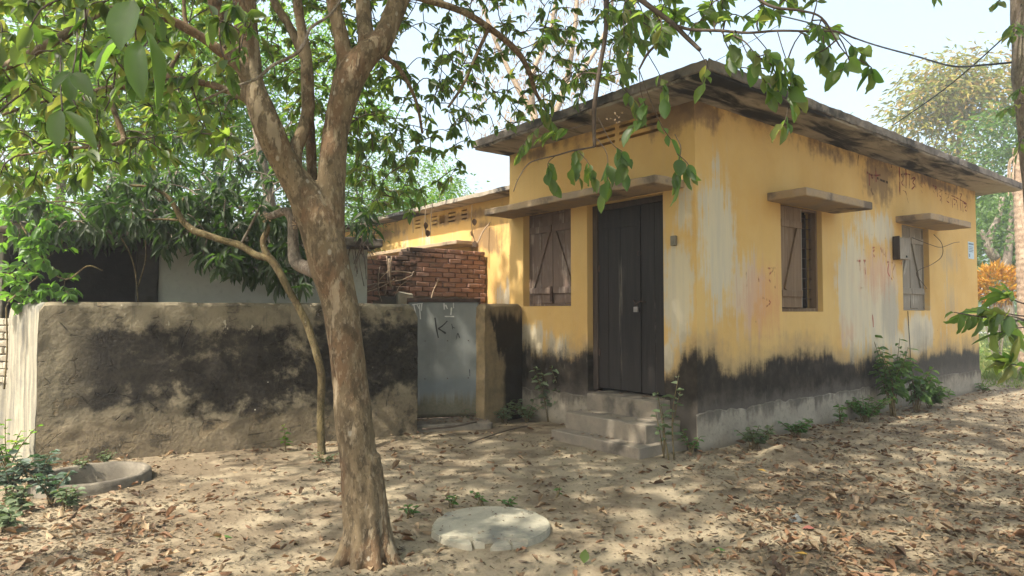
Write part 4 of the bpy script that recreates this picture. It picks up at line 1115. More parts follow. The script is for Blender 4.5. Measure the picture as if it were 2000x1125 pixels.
# ------------------------------------------------------------------ the main tree
tree = empty('leaning_tree', 'big brown smooth barked tree forking low in front of the yard wall', 'tree', (-0.885, 4.10, 0))
TO = np.array([-0.885, 4.10, 0.0])
def px_limb(spec):                                  # (px, py, depth, radius in px) -> metres
    pts = [at(a, b, Y) for a, b, Y, r in spec]; rad = [r * Y / F_PX for a, b, Y, r in spec]
    return pts, rad
LIMBS = [
  [(722, 1118, 4.10, 46), (719, 1085, 4.10, 42), (714, 1040, 4.10, 39), (705, 950, 4.10, 37), (695, 850, 4.10, 35.5), (684, 750, 4.10, 34), (673, 660, 4.10, 34), (662, 590, 4.10, 34.5), (645, 520, 4.1, 39), (626, 450, 4.1, 40), (606, 400, 4.1, 39), (585, 365, 4.08, 30), (561, 328, 4.05, 26), (540, 290, 4.02, 27), (523, 250, 4.0, 28), (507, 205, 4.0, 25), (493, 160, 4.0, 22), (484, 90, 4.0, 22), (476, 0, 4.0, 22), (462, -120, 4.0, 22), (440, -260, 3.9, 16)],
  [(512, 240, 4.05, 16), (480, 160, 4.1, 14.5), (455, 100, 4.15, 14), (430, 40, 4.2, 14), (405, -60, 4.2, 13), (390, -160, 4.3, 10)],
  [(645, 500, 4.12, 30), (645, 420, 4.14, 30), (648, 340, 4.16, 27), (657, 254, 4.2, 26), (668, 205, 4.2, 28), (685, 150, 4.2, 31), (712, 112, 4.22, 27), (742, 85, 4.25, 22), (760, 50, 4.3, 20), (782, -10, 4.35, 21), (810, -90, 4.5, 17), (850, -190, 4.7, 12)],
  [(683, 160, 4.2, 24), (673, 105, 4.22, 16), (666, 70, 4.22, 15), (654, 20, 4.2, 14.5), (640, -40, 4.2, 13), (622, -140, 4.3, 10)],
  [(718, 105, 4.25, 18), (714, 60, 4.3, 16), (710, 20, 4.35, 15.5), (706, -60, 4.4, 13), (712, -180, 4.6, 9)],
  [(572, 345, 4.08, 16), (578, 290, 4.12, 14), (592, 255, 4.15, 13), (601, 213, 4.18, 13), (600, 150, 4.18, 12), (597, 105, 4.18, 11), (590, 60, 4.18, 10.5), (580, -5, 4.15, 10), (570, -120, 4.1, 8)],
  [(598, 120, 4.18, 9), (584, 90, 4.22, 10), (562, 45, 4.28, 9), (538, 8, 4.32, 9), (510, -60, 4.4, 8)],
  [(620, 420, 4.25, 12), (612, 370, 4.27, 10), (608, 300, 4.27, 9.5), (605, 240, 4.26, 10), (604, 190, 4.24, 9)],
  [(492, 170, 3.98, 14), (468, 132, 3.92, 11), (420, 92, 3.85, 9.5), (373, 60, 3.78, 9.5), (325, 36, 3.7, 9), (277, 24, 3.6, 9), (235, 20, 3.5, 9.5), (192, 25, 3.4, 9), (155, 48, 3.35, 8.5), (110, 78, 3.3, 9), (55, 108, 3.25, 9), (0, 135, 3.2, 8.5), (-90, 165, 3.1, 6)],
  [(503, 215, 4.0, 13), (480, 192, 4.0, 9.5), (427, 170, 4.0, 8), (370, 158, 3.95, 7.5), (327, 156, 3.9, 7.5), (262, 165, 3.85, 7), (205, 174, 3.8, 7), (150, 188, 3.75, 5.5), (80, 200, 3.7, 4.5), (0, 225, 3.6, 4)],
  [(262, 165, 3.85, 5), (217, 178, 3.85, 5), (222, 215, 3.85, 5.5), (240, 262, 3.85, 5.5), (236, 278, 3.8, 5), (200, 284, 3.75, 4.5), (120, 292, 3.7, 4), (30, 305, 3.6, 3)],
  [(192, 25, 3.4, 7), (150, 14, 3.35, 6.5), (110, 8, 3.3, 6), (50, 2, 3.25, 5.5), (-60, -5, 3.1, 5)],
  [(373, 60, 3.78, 5), (362, 40, 3.8, 5), (358, -10, 3.8, 4.5), (350, -90, 3.9, 4)],
  [(327, 156, 3.9, 5), (340, 120, 3.95, 5), (366, 82, 4.0, 5)],
  [(620, 530, 4.12, 17), (592, 520, 4.2, 14), (578, 510, 4.22, 13), (573, 485, 4.24, 10.5), (572, 445, 4.25, 9.5), (570, 425, 4.26, 10), (556, 413, 4.26, 9), (528, 422, 4.26, 7), (515, 415, 4.26, 4)],
  [(770, 20, 4.3, 9), (800, -6, 4.35, 7), (840, 2, 4.4, 7), (902, 22, 4.5, 6.5), (955, 54, 4.6, 6.5), (1009, 99, 4.75, 6), (1034, 142, 4.85, 5), (1046, 180, 4.95, 4), (1070, 220, 5.0, 2.5)],
  [(738, 100, 4.25, 7), (762, 118, 4.3, 5), (780, 135, 4.35, 4.5), (797, 162, 4.4, 4), (815, 205, 4.5, 3), (825, 260, 4.6, 2.5)],
  [(955, 54, 4.6, 4), (925, 120, 4.6, 3.5), (905, 165, 4.6, 3), (875, 210, 4.6, 2.5)],
  [(810, -90, 4.5, 9), (930, -120, 4.3, 8), (1080, -90, 4.1, 6.5), (1175, -40, 4.05, 5), (1184, 20, 4.05, 5), (1182, 70, 4.08, 4.5), (1172, 130, 4.1, 4.5), (1161, 205, 4.12, 4.5), (1160, 250, 4.15, 3.8), (1161, 287, 4.15, 3)],
  [(1080, -90, 4.1, 6), (1180, -60, 3.8, 6), (1250, -2, 3.55, 5.5), (1311, 44, 3.5, 5), (1342, 74, 3.45, 4.5), (1367, 98, 3.4, 4)],
  [(1320, 50, 3.5, 3.5), (1351, 58, 3.4, 3.2), (1407, 60, 3.35, 3), (1460, 64, 3.3, 2.6), (1518, 60, 3.25, 2.4), (1580, 61, 3.2, 2.2), (1635, 62, 3.2, 2), (1672, 76, 3.2, 1.6)],
  [(1311, 46, 3.5, 3), (1290, 78, 3.52, 3), (1265, 105, 3.55, 2.6), (1248, 136, 3.6, 2)],
  [(1180, -60, 3.8, 4), (1320, -80, 3.4, 5), (1430, -40, 3.2, 4.5), (1500, 10, 3.1, 3), (1560, 20, 3.05, 2.5), (1605, 35, 3.0, 2), (1640, 90, 3.0, 1.5)],
  [(1161, 287, 4.15, 1.6), (1120, 294, 4.15, 1.5), (1085, 304, 4.15, 1.4), (1050, 312, 4.15, 1.3), (1030, 322, 4.15, 1.2), (1012, 350, 4.15, 1.0), (1003, 374, 4.15, .8)],
]
rm = MB(); skel = Skeleton()
for li, sp in enumerate(LIMBS):
    pts, rad = px_limb(sp)
    P2, R2 = catmull(pts, rad, 5)
    skel.add([p for p in P2 if p[2] > 2.0 or True][3 if li else 60::2])
    if li < 14:
        P2 = P2 - TO
        rm.tube(P2, np.maximum(R2, 0.011), 18, wob=0.10 if li in (0, 2) else 0.05)
# root flare
for ang, ln in ((-2.5, .20), (-1.75, .17), (-1.1, .19), (-0.35, .21), (0.6, .18), (1.6, .18), (2.7, .18)):
    d = np.array([math.cos(ang), math.sin(ang), 0])
    Q = catmull([d * 0.045 + np.array([-.012, 0, 0.62]), d * 0.075 + np.array([0, 0, 0.32]), d * 0.115 + np.array([0, 0, 0.11]), d * ln + np.array([0, 0, -0.03]), d * (ln + .09) + np.array([0, 0, -0.12])], [0.05] * 5, 4)[0]
    rm.tube(Q, np.interp(np.linspace(0, 1, len(Q)), [0, .3, .6, 1], [.045, .055, .05, .035]), 10)
tmp = rm.obj('trunk', M_BARK, tree, smooth=True)
md = tmp.modifiers.new('m', 'REMESH'); md.mode = 'VOXEL'; md.voxel_size = 0.010
ms = tmp.modifiers.new('s', 'SMOOTH'); ms.iterations = 6; ms.factor = 0.5
dg = bpy.context.evaluated_depsgraph_get()
me = bpy.data.meshes.new_from_object(tmp.evaluated_get(dg))
tmp.modifiers.clear(); tmp.data = me
co = np.zeros(len(me.vertices) * 3, 'f'); me.vertices.foreach_get('co', co); co = co.reshape(-1, 3)
nr = np.zeros(len(me.vertices) * 3, 'f'); me.vertices.foreach_get('normal', nr); nr = nr.reshape(-1, 3)
for i in range(len(co)):
    p = Vector(co[i]); h = 0.006 * mnoise.noise(Vector((p.x * 7, p.y * 7, p.z * 3))) + 0.0035 * mnoise.noise(p * 17)
    co[i] += nr[i] * h
me.vertices.foreach_set('co', co.ravel()); me.polygons.foreach_set('use_smooth', np.ones(len(me.polygons), bool)); me.update()
if not me.materials: me.materials.append(M_BARK)
for li, sp in enumerate(LIMBS[14:]):
    pts, rad = px_limb(sp)
    P2, R2 = catmull(pts, rad, 5)
    MB().tube(P2 - TO, R2, 10, wob=0.15).obj('branch', M_BARK_GREY if li == 0 else (M_TWIG if li > 3 else M_BARK), tree, smooth=True)
vine = [(395, 196, 3.6, 2.5), (445, 174, 3.6, 2.8), (500, 154, 3.6, 3), (532, 128, 3.6, 3.2), (575, 107, 3.6, 3.5), (593, 86, 3.6, 3.5), (604, 58, 3.6, 3), (618, 46, 3.6, 3), (640, 32, 3.6, 2.6), (662, 5, 3.6, 2.4), (680, -40, 3.6, 2)]
pts, rad = px_limb(vine); P2, R2 = catmull(pts, rad, 4)
MB().tube(P2 - TO, R2, 8, wob=0.15).obj('branch', M_BARK_GREY, tree, smooth=True)

LV = Leaves(M_LEAF); tw = MB()
def poly_in(poly, x, y):
    c = False; j = len(poly) - 1
    for i in range(len(poly)):
        if (poly[i][1] > y) != (poly[j][1] > y) and x < (poly[j][0] - poly[i][0]) * (y - poly[i][1]) / (poly[j][1] - poly[i][1]) + poly[i][0]: c = not c
        j = i
    return c
def sample_poly(poly, n, d0, d1):
    xs = [p[0] for p in poly]; ys = [p[1] for p in poly]; out = []
    while len(out) < n:
        x, y = rng.uniform(min(xs), max(xs)), rng.uniform(min(ys), max(ys))
        if poly_in(poly, x, y): out.append(at(x, y, rng.uniform(d0, d1)))
    return out
targets = []
def zone(poly, n, d0, d1, ll, nl, droop=0.5):
    for p in sample_poly(poly, n, d0, d1): targets.append((p, ll, nl, droop))
zone([(-60, -40), (480, -40), (500, 120), (440, 300), (250, 330), (-60, 400)], 150, 2.9, 4.4, 0.095, (6, 10))
zone([(-60, -40), (480, -40), (500, 120), (440, 300), (250, 330), (-60, 400)], 520, 4.4, 7.2, 0.082, (8, 13))
zone([(-60, -40), (330, -40), (300, 180), (-60, 330)], 40, 2.5, 3.4, 0.10, (6, 9))
zone([(480, -40), (820, -40), (790, 120), (720, 300), (560, 260)], 190, 4.6, 6.8, 0.085, (7, 12))
zone([(690, 150), (860, 110), (930, 260), (900, 360), (780, 430), (680, 420)], 120, 4.8, 6.8, 0.085, (7, 11), 0.6)
zone([(820, -40), (1260, -40), (1240, 100), (1120, 170), (1070, 220), (960, 260), (830, 160)], 200, 4.4, 6.8, 0.082, (6, 10), 0.6)
zone([(1180, -40), (1420, -40), (1640, -30), (1580, 20), (1400, 45), (1230, 110), (1180, 60)], 60, 3.2, 4.6, 0.085, (5, 9), 0.6)
zone([(1100, 130), (1240, 90), (1260, 150), (1200, 180), (1120, 200)], 16, 3.9, 5.0, 0.085, (4, 7), 0.7)
zone([(1390, 30), (1600, 30), (1700, 90), (1690, 150), (1560, 180), (1440, 150)], 22, 3.0, 3.7, 0.085, (4, 7), 0.6)
# the crown above the picture: it shades the house front and the ground on the right
def over(n, x0, x1, y0, y1, z0, z1):
    k = 0
    while k < n:
        p = np.array([rng.uniform(x0, x1), rng.uniform(y0, y1), rng.uniform(z0, z1)])
        pxx, pyy, _ = project(p)
        if p[1] > 0.3 and pyy[0] > -60 and -150 < pxx[0] < 2150: continue
        targets.append((p, 0.185, (10, 15), 0.35)); k += 1
over(1750, -4.3, 5.0, -1.6, 7.2, 4.6, 6.8)
over(760, -4.2, 1.8, 4.2, 8.4, 5.2, 7.2)
over(520, -2.4, 1.3, 4.4, 7.8, 4.9, 6.6)
over(60, -7.5, -4.6, -0.5, 5.5, 4.8, 6.5)
# crown limbs above the frame
for a, b in (((-0.9, 4.1, 4.0), (-3.2, 2.4, 5.6)), ((-0.7, 4.2, 4.2), (0.4, 2.0, 5.8)), ((-0.4, 4.5, 4.4), (2.9, 3.2, 5.8)), ((-0.3, 4.6, 4.6), (1.6, 6.4, 6.2)), ((-1.2, 4.2, 4.3), (-1.8, 6.6, 6.2)), ((-1.8, 4.0, 4.2), (-5.4, 3.6, 5.6))):
    a, b = np.array(a), np.array(b)
    q = catmull([a, (a + b) / 2 + np.array([0, 0, 0.25]), b], [1, 1, 1], 6)[0]
    MB().tube(q - TO, np.linspace(0.06, 0.02, len(q)), 8, wob=0.1).obj('branch', M_BARK, tree, smooth=True)
    skel.add(q)
targets.sort(key=lambda t: np.linalg.norm(t[0] - np.array([-0.9, 4.1, 3.2])))
for p, ll, nl, dr in targets:
    path = skel.grow(p, tw, r0=0.006)
    leafy_end(LV, path[-4:], int(rng.integers(nl[0], nl[1] + 1)), ll, dr * rng.uniform(.2, 1.5), rng.uniform(.5, .95), rng.uniform(.36, .5), .32)
# sprays that hang in front of the house
def spray(LS, pts_px, Y, n, ll, droop=0.7, tws=None, r=0.0022, spread=0.7, jitter=0.28):
    pts = [at(a, b, Y) for a, b in pts_px]
    q = catmull(pts, [1] * len(pts), 4)[0] if len(pts) > 2 else np.linspace(pts[0], pts[-1], 5)
    (tws or tw).tube(q, np.linspace(r * 1.3, r, len(q)), 5, cap=False)
    leafy_end(LS, q, n + 1, ll * 1.05, droop * rng.uniform(.5, 1.2), spread, 0.5, jitter=jitter)
for q, Y, n in [([(1160, 285), (1140, 292), (1120, 300), (1128, 345)], 4.15, 7), ([(1085, 304), (1070, 320), (1075, 352)], 4.15, 7), ([(1130, 296), (1150, 320), (1160, 352)], 4.12, 8), ([(1165, 270), (1185, 300), (1187, 345), (1180, 375)], 4.1, 9),
   ([(1168, 230), (1195, 280), (1218, 300), (1222, 335)], 4.05, 7), ([(1172, 150), (1215, 170), (1240, 200), (1250, 225)], 3.95, 8), ([(1248, 136), (1252, 180), (1260, 215), (1235, 250)], 3.7, 9), ([(1265, 105), (1290, 150), (1300, 190)], 3.6, 7),
   ([(1248, 136), (1278, 215), (1300, 258), (1318, 280)], 3.7, 5), ([(1318, 262), (1330, 290), (1322, 330), (1320, 362)], 3.6, 10), ([(1322, 300), (1342, 318), (1352, 340)], 3.6, 5), ([(1161, 240), (1120, 250), (1090, 255), (1060, 268)], 4.2, 9), ([(1069, 217), (1060, 240), (1030, 270), (1015, 300)], 4.8, 8),
   ([(1040, 170), (1060, 215), (1075, 240)], 4.8, 8), ([(1365, 98), (1380, 130), (1372, 165)], 3.4, 6), ([(1407, 60), (1430, 90), (1425, 118)], 3.3, 7), ([(1440, 62), (1462, 110), (1490, 150), (1500, 182)], 3.25, 9), ([(1518, 60), (1530, 100), (1545, 140), (1560, 165)], 3.2, 10),
   ([(1470, 64), (1500, 100), (1520, 140)], 3.15, 8), ([(1560, 62), (1600, 85), (1612, 118)], 3.15, 8), ([(1635, 62), (1665, 90), (1682, 105)], 3.15, 9), ([(1640, 90), (1660, 120), (1640, 140)], 3.05, 5), ([(1665, 110), (1700, 130), (1702, 140)], 3.1, 6), ([(1530, 130), (1540, 170), (1560, 190)], 3.2, 5),
   ([(1540, 210), (1535, 230), (1530, 246)], 3.4, 5), ([(1545, 160), (1540, 190), (1545, 215)], 3.35, 4), ([(1342, 74), (1360, 45), (1400, 30)], 3.45, 7), ([(1250, 40), (1280, 60), (1300, 75)], 3.5, 6), ([(1184, 64), (1205, 80), (1215, 120)], 4.0, 7), ([(1230, 20), (1240, 60), (1255, 80)], 3.6, 7)]:
    spray(LV, q, Y, n - (1 if Y < 3.8 else 0), 0.100 if Y < 3.8 else 0.118)
# a few large leaves close to the lens, hanging from the long left limb
for (a, b), tip, Y, l, w, nz_ in [((262, 0), (225, 90), 1.95, 0.15, 0.10, (0, -1, 0.25)), ((268, 78), (272, 190), 1.95, 0.155, 0.068, (0.1, -1, 0.2)), ((243, 70), (172, 150), 2.1, 0.15, 0.085, (-0.3, -0.6, 0.9)), ((285, 60), (320, 208), 2.05, 0.20, 0.045, (0.9, -0.5, 0.1)),
   ((138, 140), (97, 176), 2.5, 0.10, 0.045, (0.3, -0.7, 0.7)), ((145, 142), (178, 185), 2.5, 0.105, 0.062, (0, -0.9, 0.5)), ((141, 140), (138, 202), 2.55, 0.12, 0.06, (0.1, -1, 0.0)), ((118, 215), (108, 285), 2.2, 0.115, 0.066, (0, -1, 0.2)), ((128, 218), (190, 285), 2.2, 0.15, 0.05, (0.5, -0.7, 0.5))]:
    p, q = at(a, b, Y), at(tip[0], tip[1], Y - 0.03)
    LV.add(p, q - p, np.array(nz_, float), np.linalg.norm(q - p), w, 0.15)
for q in ([(300, 20, 3.6), (285, 0, 2.6), (262, -5, 2.0), (266, 78, 1.98)], [(150, 40, 3.3), (150, 90, 2.8), (142, 142, 2.5)], [(120, 75, 3.3), (118, 150, 2.7), (122, 216, 2.2)]):
    tw.tube(catmull([at(*c) for c in q], [1] * len(q), 4)[0], 0.003, 5)
tw_o = MB(); tw_o.v = [tuple(np.array(v) - TO) for v in tw.v]; tw_o.f = tw.f; tw_o.r = tw.r
o = tw_o.obj('twigs', M_TWIG, tree, smooth=True); o['kind'] = 'stuff'
LV.emit(tree, 300, origin=TO, minpx=10)
# pale blossom clusters
bl = MB()
for (a, b, Y) in ((485, 75, 3.95), (1203, 232, 4.1), (50, 60, 3.2), (160, 45, 3.3), (520, 425, 4.2), (575, 432, 4.2)):
    c = at(a, b, Y) - TO
    for k in range(14):
        p = c + rng.normal(size=3) * 0.018; V0, F0 = T1
        M_ = orient(np.array([rdir()]), np.array([rdir()]))[0]
        bl.add((V0 * np.array([0.012, 0.02, 0.02])) @ M_.T + p, F0, rng.random())
bl.obj('blossom', M_DRYGRASS if False else M_PODS, tree)['kind'] = 'stuff'

# ------------------------------------------------------------------ the crooked sapling by the yard wall
sapO = gat(630, 888); sap = empty('crooked_sapling', 'thin crooked olive sapling bending left over the yard wall', 'tree', tuple(sapO))
YS = sapO[1]
def sap_limb(spec, name='branch', mat=M_BARK_OLIVE, seg=12):
    pts, rad = px_limb(spec); P2, R2 = catmull(pts, rad, 5)
    return MB().tube(P2 - sapO, R2 * 0.82, seg, wob=0.12).obj(name, mat, sap, smooth=True)
sap_limb([(630, 900, YS, 11), (628, 870, YS, 9.5), (626, 800, YS, 9), (628, 735, YS, 9), (618, 690, YS, 9), (600, 635, YS, 9), (582, 598, YS, 8.5), (562, 563, YS, 8.5), (545, 530, YS, 9), (528, 506, YS, 9.5), (500, 498, YS, 8.5), (470, 480, YS, 8.5), (430, 468, YS, 8), (400, 458, YS, 8), (378, 450, YS, 8.5), (356, 430, YS, 7.5), (345, 410, YS, 6.5), (325, 382, YS, 5), (290, 365, YS, 3.5), (240, 362, YS, 2.5)], 'trunk')
sap_limb([(530, 508, YS, 7), (518, 490, YS, 8), (514, 470, YS, 7.5), (520, 455, YS, 7), (526, 440, YS, 6), (530, 420, YS + .1, 3)])
sap_limb([(345, 420, YS, 4), (352, 405, YS, 4), (360, 385, YS, 3)])
sap_limb([(350, 430, YS, 3), (310, 428, YS, 2.5), (270, 432, YS, 2)])
sap_limb([(470, 478, YS, 3), (490, 440, YS, 2.8), (510, 400, YS, 2.6)], mat=M_BARK_GREY)
LSap = Leaves(M_MANGO); sk = MB()
for (a, b) in [(526, 425), (360, 385), (240, 362), (270, 432), (510, 400), (300, 360), (420, 500), (430, 520), (590, 560), (450, 505)]:
    p = at(a, b, YS)
    for k in range(9):
        d = unit(rdir() + np.array([0, 0, -0.7])); LSap.add(p + rng.normal(size=3) * 0.03 - sapO * 0, d, unit(np.array([0, -0.3, 1]) + rng.normal(size=3) * .4), rng.uniform(.15, .23), rng.uniform(.04, .055))
LSap.emit(sap, 60, origin=sapO, rest='foliage')

# ------------------------------------------------------------------ the dark mango tree over the shed
mgO = np.array([-3.55, 9.6, 0.0]); mango = empty('mango_tree', 'dusty dark leaved mango tree hanging over the low shed', 'tree', tuple(mgO))
MM = Skeleton(); mt = MB(); LM = Leaves(M_MANGO)
q = catmull([mgO + np.array([0, 0.5, 0]), mgO + np.array([0.1, 0.4, 1.5]), mgO + np.array([0.0, 0.2, 2.8]), mgO + np.array([-0.2, 0, 4.2])], [1] * 4, 6)[0]
MB().tube(q - mgO, np.linspace(0.14, 0.06, len(q)), 12, wob=0.1).obj('trunk', M_BARK_GREY, mango, smooth=True); MM.add(q[6:])
def mango_zone(poly, n, d0, d1, k0, k1, ll):
    for p in sorted(sample_poly(poly, n, d0, d1), key=lambda p: np.linalg.norm(p - q[12])):
        path = MM.grow(p, mt, r0=0.012, r1=0.005, sag=0.1)
        for k in range(int(rng.integers(k0, k1))):
            d = unit(unit(path[-1] - path[-3]) * 0.4 + rdir() * 0.9 + np.array([0, 0, -0.85]))
            l = ll * rng.uniform(0.7, 1.15)
            LM.add(path[-1] + rng.normal(size=3) * 0.03, d, unit(np.array([0, -0.2, 1.0]) + rng.normal(size=3) * 0.5), l, l * rng.uniform(0.2, 0.27))
mango_zone([(130, 340), (420, 330), (620, 400), (640, 470), (600, 540), (430, 520), (330, 470), (230, 500), (140, 430)], 95, 7.4, 9.2, 8, 13, 0.21)
mango_zone([(30, 385), (420, 372), (640, 440), (600, 500), (420, 470), (330, 455), (150, 470), (40, 470)], 85, 7.25, 8.0, 8, 13, 0.2)
mango_zone([(10, 385), (300, 375), (300, 450), (150, 480), (20, 470)], 26, 6.6, 7.2, 8, 12, 0.2)
mango_zone([(300, 400), (640, 440), (620, 560), (500, 520), (330, 500)], 40, 7.3, 8.0, 8, 13, 0.21)
mango_zone([(400, 470), (520, 480), (560, 560), (480, 560)], 12, 7.6, 8.3, 8, 12, 0.21)
mango_zone([(200, 260), (600, 240), (640, 380), (420, 360), (200, 380)], 60, 8.6, 10.5, 8, 12, 0.2)
mango_zone([(690, 400), (730, 400), (745, 440), (700, 450)], 5, 8.2, 8.6, 7, 10, 0.22)
mto = MB(); mto.v = [tuple(np.array(v) - mgO) for v in mt.v]; mto.f = mt.f; mto.r = mt.r
mto.obj('twigs', M_BARK_GREY, mango, smooth=True)['kind'] = 'stuff'
LM.emit(mango, 300, origin=mgO)

# vine with fresh leaves climbing over the shed's left end
vO = np.array([-5.2, 7.0, 1.6]); vine_o = empty('climbing_vine', 'bright green vine hanging from the shed roof over the left end of the yard wall', 'vine', tuple(vO))
VS = Skeleton(); vt = MB(); LVn = Leaves(M_VINE)
for st in ([(30, 420, 7.0), (60, 470, 6.9), (90, 520, 6.8), (130, 546, 6.7), (170, 520, 6.7), (200, 528, 6.8)], [(15, 590, 6.5), (50, 560, 6.6), (75, 540, 6.7)], [(0, 430, 7.1), (60, 400, 7.1), (140, 395, 7.2), (220, 420, 7.3)], [(12, 600, 6.55), (14, 680, 6.5), (8, 760, 6.5)], [(205, 430, 7.4), (240, 470, 7.4), (262, 520, 7.4), (270, 590, 7.4)], [(280, 440, 7.4), (285, 500, 7.4), (270, 560, 7.4)]):
    P2 = catmull([at(*c) for c in st], [1] * len(st), 5)[0]; vt.tube(P2, 0.008, 6); VS.add(P2)
for p in sample_poly([(-10, 400), (130, 400), (140, 500), (60, 560), (10, 590), (-10, 590)], 60, 6.4, 7.2) + sample_poly([(20, 560), (140, 560), (140, 592), (20, 600)], 16, 6.5, 6.75) + sample_poly([(70, 520), (140, 530), (150, 570), (60, 570)], 10, 6.6, 6.8):
    path = VS.grow(p, vt, r0=0.004, r1=0.002)
    leafy_end(LVn, path[-4:], int(rng.integers(5, 9)), 0.105, 0.5, 0.8, 0.55)
vto = MB(); vto.v = [tuple(np.array(v) - vO) for v in vt.v]; vto.f = vt.f; vto.r = vt.r
vto.obj('stems', M_BARK_OLIVE, vine_o, smooth=True)['kind'] = 'stuff'
LVn.emit(vine_o, 200, origin=vO)
# dry roots and creepers on the brick wall and the shed's slab end
drO = h2w(-0.8, BY - 0.08, 1.6); dry = empty('dry_creeper', 'dry tan creeper stems hanging over the broken brick wall', 'creeper', tuple(drO))
dm = MB()
def brick_pt(a, b, off=0.07):
    r = ray(a, b); c = HC + HV * (BY - off); return O3 + r * (np.dot(c - O3, HV) / np.dot(r, HV))
for st in ([(700, 500), (705, 540), (712, 580)], [(742, 520), (738, 560), (745, 590)], [(755, 500), (758, 530), (752, 575)], [(765, 500), (762, 545), (766, 565)], [(700, 560), (740, 553), (780, 548), (806, 535), (770, 530), (745, 536)], [(690, 530), (720, 565), (748, 540), (760, 525)], [(700, 575), (745, 560), (770, 545)], [(840, 590), (850, 560), (858, 545)], [(930, 480), (945, 450), (965, 425), (985, 390)], [(760, 505), (761, 560)], [(808, 530), (800, 545), (780, 560), (770, 580)]):
    P2 = catmull([brick_pt(*c, off=0.05 + 0.05 * rng.random()) for c in st], [1] * len(st), 5)[0]
    P2 = P2 + np.array([[0.01 * mnoise.noise(Vector(p * 9)), 0, 0.01 * mnoise.noise(Vector(p * 8 + 5))] for p in P2])
    dm.tube(P2 - drO, rng.uniform(0.005, 0.011), 6, wob=0.2)
dm.obj('stems', M_PALETWIG, dry, smooth=True)['kind'] = 'stuff'
rtO = np.array([-1.85, 8.95, 2.3]); rt_ = empty('hanging_roots', 'tangle of dry roots hanging from the end of the shed roof', 'roots', tuple(rtO)); rmb = MB()
for k in range(16):
    a = rng.uniform(675, 720); b = rng.uniform(455, 490)
    st = [at(a + rng.uniform(-8, 8), b - 6, 8.85), at(a + rng.uniform(-10, 10), b + 15, 8.8), at(a + rng.uniform(-12, 12), b + rng.uniform(30, 70), 8.85)]
    rmb.tube(catmull(st, [1] * 3, 4)[0] - rtO, rng.uniform(0.003, 0.007), 5)
rmb.obj('strands', M_TWIG, rt_, smooth=True)['kind'] = 'stuff'
dv = empty('dead_vine', 'brown dead vine with curled dry leaves dangling before the wing vents', 'vine', tuple(h2w(0.1, 5.0, 3.3))); dvO = h2w(0.1, 5.0, 3.3); LD = Leaves(M_LITTER); dmb = MB()
for st in ([(922, 400, 9.9), (921, 440, 9.9), (927, 475, 9.9), (922, 482, 9.9)], [(845, 395, 9.9), (842, 430, 9.9), (840, 462, 9.9)], [(832, 390, 9.9), (830, 440, 9.9), (832, 460, 9.9)], [(806, 425, 9.9), (807, 455, 9.9)]):
    P2 = catmull([at(*c) for c in st], [1] * len(st), 5)[0]; dmb.tube(P2 - dvO, 0.006, 5)
for a, b in ((926, 433), (921, 455), (927, 476), (832, 448), (831, 440), (835, 455)):
    LD.add(at(a, b - 6, 9.88), np.array([0.1, -0.2, -1.0]), rdir(), 0.11, 0.075, 0.15)
dmb.obj('stems', M_PALETWIG, dv, smooth=True)['kind'] = 'stuff'
LD.emit(dv, 20, origin=dvO, minpx=3)

# ------------------------------------------------------------------ trees farther off
def far_tree(name, label, base, height, blobs, lm, mat_t, nclump, per, ll, tr=0.16, group=None, wr=0.42, droop=0.2, bare=False, tmpl=T1, tseg=10, limbs=True):
    """blobs: (centre offset, radii); leaves sit in clumps through the crown's volume, with gaps between"""
    base = np.array(base, float)
    t = empty(name, label, 'tree', tuple(base), 0, group)
    top = np.mean([np.array(b[0]) for b in blobs], axis=0)
    tk = MB(); sk = Skeleton(); br = MB()
    P2 = catmull([(0, 0, -0.1), (0.1 * tr * 6, 0, height * 0.25), (-0.05, 0.1, height * 0.5), tuple(top * np.array([0.6, 0.6, 1]))], [1] * 4, 5)[0]
    tk.tube(P2, np.linspace(tr, tr * 0.35, len(P2)), tseg, wob=0.12)
    tk.obj('trunk', mat_t, t, smooth=True)
    sk.add(P2[len(P2) // 3:])
    L = Leaves(lm, tmpl)
    wts = np.array([b[1][0] * b[1][1] * b[1][2] for b in blobs]) ** 0.75; wts /= wts.sum()
    cl = []
    for k in range(nclump):
        b = blobs[int(rng.choice(len(blobs), p=wts))]
        d = rdir() * rng.uniform(0.45, 1.0) ** 0.5
        cl.append(np.array(b[0]) + d * np.array(b[1]))
    cl.sort(key=lambda c: np.linalg.norm(c - P2[-1]))
    for i, c in enumerate(cl):
        if limbs and (i % 3 == 0):
            sk.grow(c, br, r0=0.02 * tr / 0.16, r1=0.006, n=6, seg=5)
        cr = ll * rng.uniform(1.1, 2.4)
        for k in range(per):
            off = rng.normal(size=3) * cr * np.array([1, 1, 0.7])
            a = unit(off * np.array([1, 1, 0.2]) / max(cr, 1e-6) + rng.normal(size=3) * 0.6 + np.array([0, 0, -droop]))
            L.add(base + c + off, a, unit(np.array([0, 0, 1.0]) + rng.normal(size=3) * 0.7), ll * rng.uniform(.7, 1.2), ll * wr * rng.uniform(.8, 1.2))
    if br.v:
        o = br.obj('branches', mat_t, t, smooth=True); o['kind'] = 'stuff'
    L.emit(t, 0, origin=base, rest='crown')
    return t
GRP = 'trees growing behind the shed and the yard'
